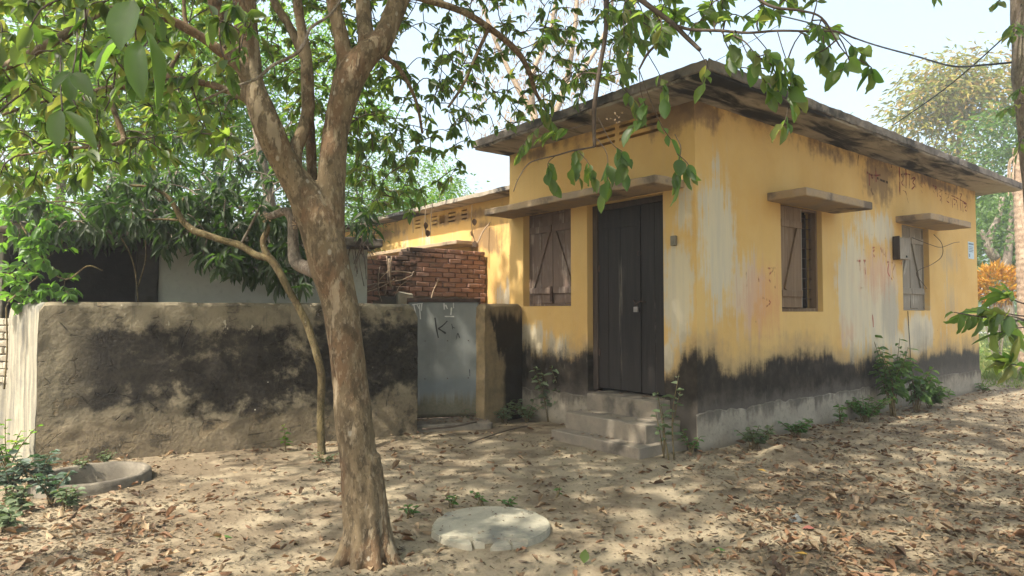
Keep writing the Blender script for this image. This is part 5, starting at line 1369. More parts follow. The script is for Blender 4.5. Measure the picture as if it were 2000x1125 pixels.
far_tree('broadleaf_tree', 'sunlit lime green tree rising above the rear wing roof', at(800, 610, 17.0) * np.array([1, 1, 0]), 6.0,
         [((-0.3, 0, 3.6), (1.5, 1.3, 1.3)), ((0.5, 0.2, 4.6), (1.0, 1.0, 1.0)), ((-1.2, 0, 4.4), (1.0, 1.0, 1.2)), ((1.2, 0, 3.6), (0.8, .9, .8))], M_LIME, M_BARK_GREY, 240, 40, 0.11, 0.13, GRP)
far_tree('broadleaf_tree', 'tall sunlit tree behind the left end of the shed', at(110, 610, 12.0) * np.array([1, 1, 0]), 7.5,
         [((0, 0, 4.6), (2.6, 1.6, 1.8)), ((-1.5, 0, 6.0), (1.8, 1.6, 1.4)), ((1.6, 0, 3.6), (1.6, 1.3, 1.2)), ((1.5, 0, 6.2), (1.8, 1.5, 1.4))], M_LIME, M_BARK_GREY, 460, 44, 0.11, 0.14, GRP)
far_tree('broadleaf_tree', 'mid green tree behind the middle of the shed', at(420, 610, 13.5) * np.array([1, 1, 0]), 7.5,
         [((0, 0, 4.3), (2.4, 1.6, 1.6)), ((-1.0, 0, 6.2), (2.2, 1.6, 1.4)), ((1.8, 0, 5.6), (1.8, 1.5, 1.5)), ((0.5, 0, 7.4), (2.0, 1.5, 1.0))], M_LIME, M_BARK_GREY, 520, 44, 0.11, 0.15, GRP)
far_tree('broadleaf_tree', 'leafy tree seen between the forked trunk and the rear wing', at(640, 610, 14.0) * np.array([1, 1, 0]), 5.5,
         [((0, 0, 3.4), (1.4, 1.2, 1.3)), ((-0.6, 0, 4.6), (1.3, 1.1, 1.1)), ((0.8, 0, 4.4), (1.0, 1.0, 1.1))], M_MIDGREEN, M_BARK_GREY, 130, 26, 0.11, 0.12, GRP)
far_tree('broadleaf_tree', 'pale feathery tree far behind the rear wing', at(760, 610, 27.0) * np.array([1, 1, 0]), 7.5,
         [((-1, 0, 5.0), (3.0, 2, 2.0)), ((1.4, 0, 5.6), (2.4, 2, 1.8))], M_MIDGREEN, M_BARK_GREY, 150, 24, 0.16, 0.2, GRP)
bG = 'trees beyond the right side of the house'
far_tree('flowering_mango', 'tall mango tree in orange yellow bloom against the sky', at(1885, 610, 30.0) * np.array([1, 1, 0]), 11.5,
         [((-1.0, 0, 11.6), (1.4, 1.3, 1.2)), ((0.3, 0, 12.5), (1.2, 1.2, 0.9)), ((-1.7, 0, 10.3), (1.0, 1.0, 0.8)), ((0.2, 0, 10.6), (1.2, 1.2, 0.9)), ((1.9, 0, 11.4), (0.9, 1.0, 1.1)), ((-0.3, 0, 9.0), (0.9, .9, .5))], M_BLOOM, M_BARK_GREY, 120, 46, 0.36, 0.20, bG, wr=0.3, droop=0.6)
far_tree('broadleaf_tree', 'dense green tree to the right of the blooming mango', at(1990, 610, 25.0) * np.array([1, 1, 0]), 8.0,
         [((0, 0, 6.6), (1.9, 1.8, 1.6)), ((-0.7, 0, 4.6), (1.4, 1.8, 1.5)), ((1.4, 0, 5.0), (1.8, 1.7, 1.8)), ((-0.2, 0, 8.2), (1.2, 1.2, 1.0))], M_MIDGREEN, M_BARK_GREY, 240, 40, 0.24, 0.2, bG)
far_tree('broadleaf_tree', 'lime green tree just beyond the far corner of the house', at(1950, 610, 36.0) * np.array([1, 1, 0]), 6.5,
         [((-1.4, 0, 4.6), (2.2, 2, 2.2)), ((1.6, 0, 4.4), (2.2, 2, 2.0)), ((0, 0, 6.0), (2.2, 2, 1.4))], M_LIME, M_BARK_GREY, 170, 22, 0.22, 0.22, bG)
pbo = at(1955, 610, 22.0) * np.array([1, 1, 0])
pb_t = empty('leaning_pale_tree', 'pale leaning forked trunk beyond the far corner of the house', 'tree', tuple(pbo), 0, bG)
pbm = MB()
for st in ([(1975, 640), (1962, 540), (1940, 500), (1930, 480), (1915, 450)], [(1945, 505), (1930, 480), (1938, 450), (1950, 425), (1958, 385)], [(1962, 545), (1968, 500), (1975, 440), (1978, 390)]):
    P2 = catmull([at(*c, 22.0) for c in st], [1] * len(st), 5)[0]; pbm.tube(P2 - pbo, np.linspace(0.16, 0.07, len(P2)), 10, wob=0.12)
pbm.obj('trunk', M_BARK_GREY, pb_t, smooth=True)
Lp = Leaves(M_MIDGREEN, T1)
for p in sample_poly([(1900, 370), (2010, 370), (2010, 470), (1900, 500)], 60, 21, 24):
    for k in range(14): Lp.add(p + rng.normal(size=3) * 0.3, rdir() - np.array([0, 0, .4]), rdir(), 0.2, 0.09)
Lp.emit(pb_t, 0, origin=pbo, rest='crown')

def bare_tree(label, px, Y, polys, seed):
    o3 = at(px, 610, Y) * np.array([1, 1, 0]); t = empty('bare_tree', label, 'tree', tuple(o3)); m = MB(); tw2 = MB(); sk = Skeleton()
    for st in polys:
        P2 = catmull([at(a, b, Y + random.uniform(-.4, .4)) for a, b, r in st], [1] * len(st), 5)[0]
        rr = np.interp(np.linspace(0, len(st) - 1, len(P2)), range(len(st)), [r * Y / F_PX for a, b, r in st])
        m.tube(P2 - o3, rr, 8, wob=0.12); sk.add(P2[3:])
    m.obj('trunk', M_PALETWIG, t, smooth=True)
    L = Leaves(M_PODS, T1); Ls = MB()
    for p in sorted(sample_poly([(880, -60), (1260, -60), (1250, 120), (1160, 220), (1000, 290), (900, 250)], 300, Y - 2.0, Y + 2.5), key=lambda p: np.linalg.norm(p - sk.P[0])):
        path = sk.grow(p, Ls, r0=0.009, r1=0.005, n=6, seg=4)
        if rng.random() < 0.6:
            for k in range(7): L.add(p + rng.normal(size=3) * 0.12, unit(np.array([0, 0, -1.0]) + rng.normal(size=3) * .35), rdir(), rng.uniform(.12, .26), rng.uniform(.02, .035))
    Ls2 = MB(); Ls2.v = [tuple(np.array(v) - o3) for v in Ls.v]; Ls2.f = Ls.f; Ls2.r = Ls.r
    Ls2.obj('twigs', M_PALETWIG, t)['kind'] = 'stuff'
    L.emit(t, 0, origin=o3, rest='pods')
bare_tree('bare pale tree hung with dry tan pods behind the house roof', 1060, 19.0,
          [[(1050, 640, 16), (1048, 400, 13), (1045, 240, 8), (1032, 205, 6), (1005, 198, 3)], [(1045, 260, 7), (1040, 150, 5), (1075, 60, 4), (1090, -40, 3)], [(1046, 230, 7), (1000, 150, 5), (960, 60, 4), (930, -30, 3)],
           [(1048, 300, 8), (1100, 180, 6), (1120, 80, 4.5), (1130, -40, 3)], [(1100, 180, 5), (1150, 120, 4), (1190, 40, 3), (1200, -40, 2)]], 1)
# distant woods that close the view
LW = Leaves(M_MIDGREEN, T1); LW2 = Leaves(M_LIME, T1)
for k in range(5200):
    x = rng.uniform(-75, 75); y = 55 + 0.0 * x + rng.uniform(0, 10)
    hmax = 6.0 + 2.6 * mnoise.noise(Vector((x * 0.09, 1, 0))) + 1.3 * mnoise.noise(Vector((x * 0.3, 4, 0)))
    z = rng.uniform(0.1, max(1.5, hmax))
    (LW if rng.random() < .7 else LW2).add((x, y, z), rdir() - np.array([0, 0, .3]), unit(np.array([0, -.4, 1]) + rng.normal(size=3) * .7), rng.uniform(.7, 1.3), rng.uniform(.4, .7))
for k, L in enumerate((LW, LW2)):
    L.emit(None, 0, rest='distant_woods')
for o in COL.objects:
    if o.name.startswith('distant_woods'): setp(o, None, 'distant line of green trees beyond the road', None, None, 'stuff')

# orange croton shrub
crO = at(1946, 610, 18.0) * np.array([1, 1, 0]); cro = empty('croton_shrub', 'orange and yellow croton shrub beyond the far corner of the house', 'shrub', tuple(crO))
cm = MB()
for k in range(7):
    a = rng.uniform(0, 6.28); cm.tube([(0.05 * math.cos(a), 0.05 * math.sin(a), 0), (0.25 * math.cos(a), 0.25 * math.sin(a), 1.2), (0.35 * math.cos(a), 0.35 * math.sin(a), 2.2)], 0.02, 6)
cm.obj('stems', M_BARK_GREY, cro)['kind'] = 'stuff'
LC_ = Leaves(M_CROTON, T1)
for k in range(900):
    d = rdir() * rng.uniform(0.2, 1) ** 0.4; p = crO + np.array([0, 0, 2.25]) + d * np.array([0.5, 0.5, 0.55])
    LC_.add(p, unit(d + np.array([0, 0, 0.35]) + rng.normal(size=3) * .35), rdir(), rng.uniform(.14, .24), rng.uniform(.035, .06), min(1, max(0, 0.5 + 0.5 * d[2] * -0.3 + rng.normal() * 0.25)))
LC_.emit(cro, 60, origin=crO, minpx=9)

# ------------------------------------------------------------------ right edge: near tree, palm
def near_tree():
    o3 = np.array([4.95, 5.9, 0]); t = empty('shade_tree', 'grey brown patchy trunk at the right edge with dark glossy leaf sprays', 'tree', tuple(o3))
    pts, rad = px_limb([(2085, 900, 5.9, 40), (2070, 700, 5.9, 34), (2050, 480, 5.9, 32), (2030, 330, 5.9, 30), (2022, 240, 5.9, 28), (2014, 190, 5.9, 28), (2010, 140, 5.9, 30), (2008, 60, 5.9, 27), (2000, -40, 5.9, 25), (1990, -200, 5.9, 20)])
    P2, R2 = catmull(pts, rad, 5)
    MB().tube(P2 - o3, R2, 18, wob=0.14).obj('trunk', M_BARK_GREY, t, smooth=True)
    sk = Skeleton(); sk.add(P2[10:]); m = MB(); L = Leaves(M_LEAF)
    def br(st, r0, r1):
        Q = catmull([at(*c) for c in st], [1] * len(st), 5)[0]; m.tube(Q, np.linspace(r0, r1, len(Q)), 7); sk.add(Q); return Q
    b1 = br([(2060, 610, 5.6), (2020, 622, 5.0), (1985, 626, 4.6), (1945, 622, 4.4), (1905, 617, 4.3), (1864, 610, 4.2)], 0.012, 0.003)
    for k in range(17):
        p = b1[int(len(b1) * 0.40 + (len(b1) * 0.58) * k / 17)]
        L.add(p, unit(np.array([rng.uniform(-.45, .1), rng.uniform(-.4, .2), -1.0 if k % 3 else -0.1])), unit(np.array([0.2, -1, .3]) + rng.normal(size=3) * .3), rng.uniform(.10, .15), rng.uniform(.042, .055), 0.3)
    L.add(b1[-1], np.array([-1, 0, -.35]), np.array([0, -.3, 1]), .07, .025, .3)
    for st in ([(2040, 600, 4.6), (1990, 590, 4.5), (1960, 570, 4.5)], [(2040, 620, 4.6), (1980, 615, 4.4), (1925, 601, 4.35)], [(2040, 640, 4.5), (1990, 640, 4.4), (1950, 650, 4.3)], [(2050, 640, 4.5), (1985, 620, 4.3), (1940, 612, 4.3)]):
        Q = br(st, 0.007, 0.003); leafy_end(L, Q[3:], 9, 0.17, 0.35, 0.5, 0.33)
    for st in ([(2060, 690, 4.4), (2010, 712, 4.2), (1972, 712, 4.1)],):
        Q = br(st, 0.008, 0.003)
        for a, b in ((1941, 705), (1944, 712), (1962, 690), (1990, 660), (1955, 745), (1983, 735), (1978, 690), (1930, 700)):
            q = at(a, b, 4.05); L.add(Q[-1], q - Q[-1], unit(np.array([0, -.6, 1]) + rng.normal(size=3) * .4), np.linalg.norm(q - Q[-1]) * rng.uniform(1, 1.25), 0.045)
        leafy_end(L, Q, 7, 0.16, 0.4, 0.6, 0.35)
    for st in ([(2010, 200, 5.8), (1985, 205, 5.6), (1965, 215, 5.5)], [(2015, 260, 5.8), (1995, 270, 5.6), (1988, 300, 5.5)], [(2000, 150, 5.8), (1990, 180, 5.7)], [(2000, -20, 5.8), (1960, -5, 5.6), (1945, 10, 5.5)], [(1995, -60, 5.7), (1850, -40, 5.2), (1825, 2, 5.2)], [(1995, 10, 5.8), (1978, 60, 5.6)], [(1998, 40, 5.8), (1980, 70, 5.7)]):
        Q = br(st, 0.008, 0.003); leafy_end(L, Q[2:], 7, 0.11, 0.5, 0.7, 0.42)
    # its crown, above the picture
    n = 0
    while n < 420:
        p = np.array([rng.uniform(2.6, 8.2), rng.uniform(2.5, 9.0), rng.uniform(5.0, 7.2)])
        a, b, _ = project(p)
        if b[0] > -50: continue
        Q = sk.grow(p, m, r0=0.008); leafy_end(L, Q[-4:], int(rng.integers(7, 12)), 0.16, 0.3); n += 1
    mo = MB(); mo.v = [tuple(np.array(v) - o3) for v in m.v]; mo.f = m.f; mo.r = m.r
    mo.obj('branches', M_TWIG, t, smooth=True)['kind'] = 'stuff'
    L.emit(t, 120, origin=o3)
near_tree()
paO = at(2002, 610, 15.0) * np.array([1, 1, 0]); palm = empty('palm_tree', 'ringed pale palm trunk standing at the right edge behind the house', 'palm', tuple(paO))
def palm_trunk():
    P_, R_ = [], []
    for k in range(120):
        z = k * 0.045; P_.append((0.02 * math.sin(z), 0, z - 0.1)); R_.append(0.165 - 0.006 * z + (0.014 if k % 3 == 0 else 0.0) + 0.006 * mnoise.noise(Vector((z * 9, 0, 0))))
    MB().tube(P_, R_, 16, wob=0.06).obj('trunk', M_PALETRUNK, palm, smooth=True)
    hb = MB()
    for k in range(34):
        a = rng.uniform(0, 6.28); z0 = rng.uniform(4.6, 5.2); d = np.array([math.cos(a), math.sin(a), 0])
        hb.tube(catmull([d * 0.1 + np.array([0, 0, z0]), d * 0.22 + np.array([0, 0, z0 - 0.15]), d * 0.25 + np.array([0, 0, z0 - 0.6])], [1] * 3, 3)[0], 0.014, 5)
    hb.obj('dry_sheaths', M_PALETWIG, palm)['kind'] = 'stuff'
M_PALETRUNK = mat_bark('ringed_palm_bark', (0.34, 0.25, 0.175), (0.25, 0.185, 0.13), (0.42, 0.33, 0.24), (0.28, 0.19, 0.13), 1.4)
palm_trunk()

# electric cables
def cable(label, st, r):
    P2 = catmull([at(*c) for c in st], [1] * len(st), 8)[0]
    o = MB().tube(P2, r, 6).obj('power_cable', M_WIRE, None, smooth=True); setp(o, None, label, 'cable')
cable('thick sagging cable running to the trunk at the right edge', [(1480, 20, 9.0), (1600, 50, 8.6), (1700, 85, 8.2), (1790, 110, 7.6), (1860, 129, 7.0), (1920, 127, 6.5), (1985, 121, 6.1)], 0.010)
cable('thin straight cable rising from the roof to the trunk at the right edge', [(1742, 246, 9.2), (1830, 185, 8.0), (1900, 128, 7.0), (1975, 60, 6.1)], 0.007)
cable('thin cable crossing behind the roof corner', [(1180, 210, 12.0), (1300, 165, 12.0), (1400, 118, 12.0), (1520, 50, 12.0)], 0.006)

# ------------------------------------------------------------------ concrete well ring and broken cover
rgO = gat(180, 942); ring = empty('well_ring', 'round grey concrete well ring half sunk in the ground before the yard wall', 'well ring', tuple(rgO))
def build_ring():
    V, Fc = [], []; n = 72
    prof = [(0.46, -0.2), (0.465, 0.03), (0.46, 0.075), (0.45, 0.085), (0.415, 0.085), (0.405, 0.075), (0.40, 0.02), (0.395, -0.45)]
    for i in range(n):
        a = 2 * math.pi * i / n
        for j, (r, z) in enumerate(prof):
            r2 = r + 0.006 * mnoise.noise(Vector((math.cos(a) * 3, math.sin(a) * 3, z * 6))); z2 = z + (0.008 * mnoise.noise(Vector((math.cos(a) * 4, math.sin(a) * 4, 2))) if z > 0 else 0)
            V.append((r2 * math.cos(a), r2 * math.sin(a), z2))
    m = len(prof)
    for i in range(n):
        for j in range(m - 1):
            b = (i + 1) % n; Fc.append((i * m + j, b * m + j, b * m + j + 1, i * m + j + 1))
    link('ring', raw_mesh('ring', V, Fc, M_RING, True), ring)
    V = [(0.41 * math.cos(2 * math.pi * i / 48), 0.41 * math.sin(2 * math.pi * i / 48), -0.34) for i in range(48)]
    link('soil_fill', raw_mesh('soil_fill', V, [tuple(range(48))], M_GROUND), ring)
build_ring()
cvO = gat(957, 1033); cover = empty('broken_cover', 'cracked round concrete cover lying flat on the sand with a broken front edge', 'cover', (cvO[0], cvO[1], gz(cvO[0], cvO[1])))
def build_cover():
    Rd, H = 0.415, 0.034
    def piece(outline, dz, tilt, seed, name):
        bm = bmesh.new()
        n = len(outline)
        top = [bm.verts.new((x + 0.004 * mnoise.noise(Vector((x * 20, y * 20, seed))), y + 0.004 * mnoise.noise(Vector((x * 20, y * 20, seed + 3))), H + dz + tilt * y)) for x, y in outline]
        bot = [bm.verts.new((x * 1.01, y * 1.01, -0.05 + dz)) for x, y in outline]
        bm.faces.new(top)
        for i in range(n): bm.faces.new((top[i], bot[i], bot[(i + 1) % n], top[(i + 1) % n]))
        bmesh.ops.recalc_face_normals(bm, faces=bm.faces)
        bmesh.ops.bevel(bm, geom=[e for e in bm.edges if all(abs(v.co.z - H - dz) < 0.05 for v in e.verts)], offset=0.006, segments=2, affect='EDGES', clamp_overlap=True)
        me = bpy.data.meshes.new(name); bm.to_mesh(me); bm.free(); me.materials.append(M_COVER)
        link(name, me, cover)
    def arc(a0, a1, n=40, chip=True):
        out = []
        for i in range(n + 1):
            a = R(a0 + (a1 - a0) * i / n); r = Rd + 0.007 * mnoise.noise(Vector((math.cos(a) * 5, math.sin(a) * 5, 1)))
            if chip and 150 < math.degrees(a) < 200: r -= 0.02 + 0.015 * mnoise.noise(Vector((a * 9, 0, 0)))
            out.append((r * math.cos(a), r * math.sin(a)))
        return out
    crack1 = [(0.205, -0.31), (0.10, -0.285), (0.02, -0.30), (-0.06, -0.315), (-0.075, -0.345)]
    crack2 = [(-0.105, -0.335), (-0.11, -0.29), (-0.20, -0.265), (-0.255, -0.285), (-0.31, -0.265)]
    main = arc(-52, 220, 90) + [(x, y + 0.012) for x, y in crack2[::-1]] + [(-0.085, -0.375), (-0.02, -0.37)] + [(x, y + 0.01) for x, y in crack1[::-1]]
    piece(main, 0, 0, 1, 'slab')
    piece([(x, y - 0.006) for x, y in crack1[:4]][::-1] + [], 0, 0, 2, 'chunk') if False else None
    piece(arc(222, 256, 14, False) + [(-0.108, -0.345), (-0.12, -0.302), (-0.20, -0.278), (-0.25, -0.298)], -0.004, 0.01, 5, 'chunk')
    piece(arc(272, 291, 8, False) + [(0.125, -0.298), (0.04, -0.312)], -0.006, 0.02, 7, 'chunk')
    piece(arc(292, 307, 8, False) + [(0.20, -0.322), (0.145, -0.303)], -0.010, 0.02, 9, 'chunk')
build_cover()
gst = gat(1951, 705); st_o = empty('wooden_stake', 'thin pale stake standing in the grass beyond the house', 'stake', (gst[0], gst[1], 0))
MB().tube([(0, 0, -0.1), (0.01, 0, 0.5), (0.0, 0.01, 1.1)], [0.05, 0.045, 0.04], 8, wob=0.1).obj('pole', M_PALETWIG, st_o, smooth=True)
MB().box((-0.055, -0.055, 1.1), (0.055, 0.055, 1.12)).obj('cut_top', M_PALETWIG, st_o)

# ------------------------------------------------------------------ plants along the walls
def weed(label, loc, h, stems, per, ll, mat=M_WEED, lean=(0, 0), wr=0.42, name='weed', spread=0.35, droop=0.15, cat='weed', group='weeds and young plants along the walls'):
    loc = np.array([loc[0], loc[1], gz(loc[0], loc[1])]); t = empty(name, label, cat, tuple(loc), 0, group)
    L = Leaves(mat); m = MB()
    for s in range(stems):
        a = rng.uniform(0, 6.28); hh = h * rng.uniform(0.6, 1.05)
        tip = np.array([math.cos(a) * spread * hh + lean[0] * hh, math.sin(a) * spread * hh * 0.6 + lean[1] * hh, hh])
        Q = catmull([np.array([rng.normal() * .02, rng.normal() * .02, -0.02]), tip * np.array([.35, .35, .5]) + rng.normal(size=3) * .02 * h, tip], [1] * 3, 5)[0]
        m.tube(Q, np.linspace(0.006 + 0.004 * h, 0.003, len(Q)), 6)
        for k in range(per):
            f = 0.35 + 0.65 * (k + 0.5) / per; q = f * (len(Q) - 1); i = min(int(q), len(Q) - 2); p = Q[i] + (Q[i + 1] - Q[i]) * (q - i)
            b = k * 2.4 + rng.uniform(-.4, .4)
            d = unit(np.array([math.cos(b), math.sin(b), 0.35 - droop * 2 + 0.3 * (f - .5)]))
            l = ll * rng.uniform(.65, 1.15) * (1.1 - 0.3 * f)
            L.add(loc + p, d, unit(np.array([0, 0, 1.0]) + rng.normal(size=3) * .35), l, l * wr)
    m.obj('stem', M_BARK_OLIVE, t, smooth=True)
    L.emit(t, 60, origin=loc, rest='foliage', minpx=6)
hp = lambda x, y: h2w(x, y, 0)[:2]
weed('tall grey green weed with drooping leaves at the left end of the door steps', gat(1105, 828), 0.88, 7, 12, 0.15, lean=(-.05, 0), spread=.25, droop=.3)
weed('leggy weed left of the door steps below the mauve shutters', gat(1072, 826), 0.74, 7, 11, 0.14, spread=.35, droop=.25)
weed('low leafy weed spreading at the foot of the ochre wall stub', gat(1030, 826), 0.30, 12, 9, 0.10, spread=1.0)
weed('small leafy weed hard against the ochre wall stub', gat(985, 826), 0.24, 9, 8, 0.095, spread=1.0)
weed('little weed sprouting at the right foot of the grey gate', gat(912, 816, .08), 0.22, 4, 6, 0.08, spread=.6)
weed('slender sapling with round leaves in front of the house corner', gat(1312, 900), 0.92, 3, 8, 0.135, lean=(-.05, 0), spread=.18, wr=.52)
weed('yellowing weed leaning against the right end of the door steps', gat(1296, 895), 0.55, 3, 6, 0.10, lean=(-.2, 0), spread=.16)
weed('dark little weed at the black house corner', gat(1350, 885), 0.24, 4, 6, 0.085, M_WEEDBRIGHT, spread=.6)
weed('thin single stem weed standing against the side wall plinth', gat(1458, 850), 0.62, 1, 8, 0.075, spread=.05, lean=(.1, 0))
weed('leafy clump beside the sand mound at the side wall', gat(1472, 878), 0.28, 11, 8, 0.12, spread=.9)
weed('small dark clump at the side wall plinth right of the sand mound', gat(1553, 853), 0.22, 11, 8, 0.10, M_WEEDBRIGHT, spread=1.0)
weed('small upright weed under the half open window', gat(1640, 832), 0.26, 4, 7, 0.10, M_WEEDBRIGHT, spread=.5)
weed('dense low green cushion of weed under the worn white patch', gat(1692, 822), 0.34, 34, 12, 0.09, M_WEEDBRIGHT, spread=1.1, wr=.36)
weed('tallest bush against the side wall with large drooping leaves', gat(1742, 812), 1.15, 10, 14, 0.19, M_MIDGREEN, lean=(-.08, 0), spread=.32, droop=.3, name='bush', cat='bush')
weed('spreading bush right of the tallest one under the grey shuttered window', gat(1790, 805), 0.85, 9, 12, 0.19, M_MIDGREEN, lean=(.12, 0), spread=.4, droop=.35, name='bush', cat='bush')
weed('low broad leaved plant at the right of the wall bushes', gat(1815, 797), 0.38, 10, 9, 0.16, M_MIDGREEN, spread=.9)
weed('lime green seedling near the far end of the side wall', gat(1852, 778), 0.22, 3, 5, 0.10, M_LIME, spread=.6)
weed('small weed at the far house corner', gat(1922, 768), 0.20, 6, 6, 0.10, M_MIDGREEN, spread=.9)
weed('young seedling with a rosette of bright leaves in front of the yard wall', gat(556, 882), 0.27, 2, 7, 0.085, M_LIME, spread=.08, wr=.5)
weed('weed at the foot of the leaning brown trunk', gat(690, 1098), 0.10, 5, 5, 0.05, M_WEEDBRIGHT, spread=.7)
weed('bright little weed left of the broken cover', gat(800, 1012), 0.10, 5, 5, 0.055, M_WEEDBRIGHT, spread=.9)
weed('tuft of green at the back left rim of the broken cover', gat(880, 992), 0.11, 4, 5, 0.05, M_WEEDBRIGHT, spread=.8)
weed('broad green sprout at the back rim of the broken cover', gat(943, 985), 0.12, 4, 5, 0.055, M_WEEDBRIGHT, spread=.8)
weed('leaning green sprout at the back right rim of the broken cover', gat(992, 992), 0.10, 4, 5, 0.06, M_WEEDBRIGHT, spread=.9)
weed('lone twig sprout on the sand between the cover and the steps', gat(1090, 972), 0.12, 2, 3, 0.05, M_WEEDBRIGHT, spread=.3)
weed('weedy tuft around the sapling foot', gat(634, 905), 0.10, 8, 6, 0.05, M_WEED, spread=1.4)
lw = 'weeds at the left foot of the yard wall'
for i, (a, b, h, lb, mt_, ll_) in enumerate([(62, 960, .42, 'pale leaved weed in front of the streaky return wall', M_LEAF_GREY, .115), (20, 965, .36, 'dusty broad leaved weed at the left picture edge', M_LEAF_GREY, .12), (98, 985, .30, 'grey green weed left of the well ring', M_LEAF_GREY, .10), (12, 925, .55, 'tall bright weed against the whitewashed brick wall', M_LIME, .10),
    (40, 1000, .25, 'low weed in the leaf litter left of the well ring', M_WEED, .09), (130, 995, .20, 'grassy weed leaning over the well rim', M_WEED, .08), (10, 1040, .22, 'small weed in the leaf litter at the lower left', M_WEED, .09), (205, 915, .18, 'wispy weed behind the well ring', M_WEED, .05), (160, 925, .16, 'thin weed between well ring and yard wall', M_WEED, .05)]):
    weed(lb, gat(a, b), h * .85, 8, 9, ll_ * .9, mt_, spread=.6, group=lw, wr=.55)

# ------------------------------------------------------------------ grass beyond, litter on the ground
def meadow():
    L = Leaves(M_GRASS, T1)
    for k in range(15000):
        y = 12.0 + 30 * rng.random() ** 1.5; x = y * rng.uniform(0.60, 0.95)
        c = np.array([x, y]) - HC[:2]
        if np.dot(c, HU[:2]) < HX + 0.9 and np.dot(c, HV[:2]) > -1.0: continue
        h = rng.uniform(.08, .30) * (1 + 0.5 * mnoise.noise(Vector((x, y, 0)))) * (0.35 if y < 14.3 else 1)
        L.add((x, y, 0), unit(np.array([rng.normal() * .35, rng.normal() * .35, 1.0])), rdir(), h, 0.012 + 0.001 * y)
    for k in range(2600):
        y = rng.uniform(16, 40); x = y * rng.uniform(0.62, 0.95)
        L.add((x, y, rng.uniform(.05, .5)), rdir(), unit(np.array([0, 0, 1]) + rng.normal(size=3) * .6), rng.uniform(.1, .25), rng.uniform(.05, .12))
    L.emit(None, 0, rest='meadow_grass')
    o = COL.objects['meadow_grass']; setp(o, None, 'sunlit grass and weeds beyond the house', None, None, 'stuff')
meadow()

def inside_solid(x, y):
    c = np.array([x, y]) - HC[:2]; u, v = np.dot(c, HU[:2]), np.dot(c, HV[:2])
    if u > -0.05 and v > -0.04: return True
    if -0.83 < u < 0 and 0.1 < v < 1.5: return True
    if -0.85 < u < 0.1 and 2.72 < v < 3.3: return True
    w = YF.inverted() @ Vector((x, y, 0))
    if w.x < YL + .02 and -0.02 < w.y: return True
    if math.hypot(x - rgO[0], y - rgO[1]) < .50: return True
    if math.hypot(x - cvO[0], y - cvO[1]) < .44: return True
    if math.hypot(x - TO[0], y - TO[1]) < .20: return True
    g_ = GF.inverted() @ Vector((x, y, 0))
    if -0.2 < g_.x < 1.1 and g_.y > -0.42: return True
    return False
def dens(x, y):
    px, py, _ = project((x, y, 0)); px, py = px[0], py[0]
    d = 0.20
    d += 0.75 * min(1, max(0, (px - 1250) / 400)) * min(1, max(0.35, (py - 760) / 200))
    d += 0.8 * math.exp(-((px - 1550) / 330) ** 2 - ((py - 1080) / 70) ** 2)
    d += 0.9 * max(0, 1 - px / 420) * min(1, max(0, (py - 900) / 120))
    d += 0.7 * math.exp(-((px - 150) / 230) ** 2 - ((py - 1060) / 90) ** 2)
    d -= 0.22 * math.exp(-((px - 1250) / 170) ** 2 - ((py - 1060) / 70) ** 2)
    c_ = np.array([x, y]) - HC[:2]; u_, v_ = np.dot(c_, HU[:2]), np.dot(c_, HV[:2])
    if u_ > 0 and -0.6 < v_ < 0: d += 0.35 * (1 + v_ / 0.6)
    w_ = YF.inverted() @ Vector((x, y, 0))
    if w_.x < YL and -0.5 < w_.y < 0: d += 0.5 * (1 + w_.y / 0.5)
    rt2 = math.hypot(x - TO[0], y - TO[1])
    if rt2 < 0.6: d += 0.5 * (1 - rt2 / 0.6)
    d *= 0.55 + 0.9 * max(0, 0.5 + mnoise.noise(Vector((x * 1.1, y * 1.1, 5))))
    return d
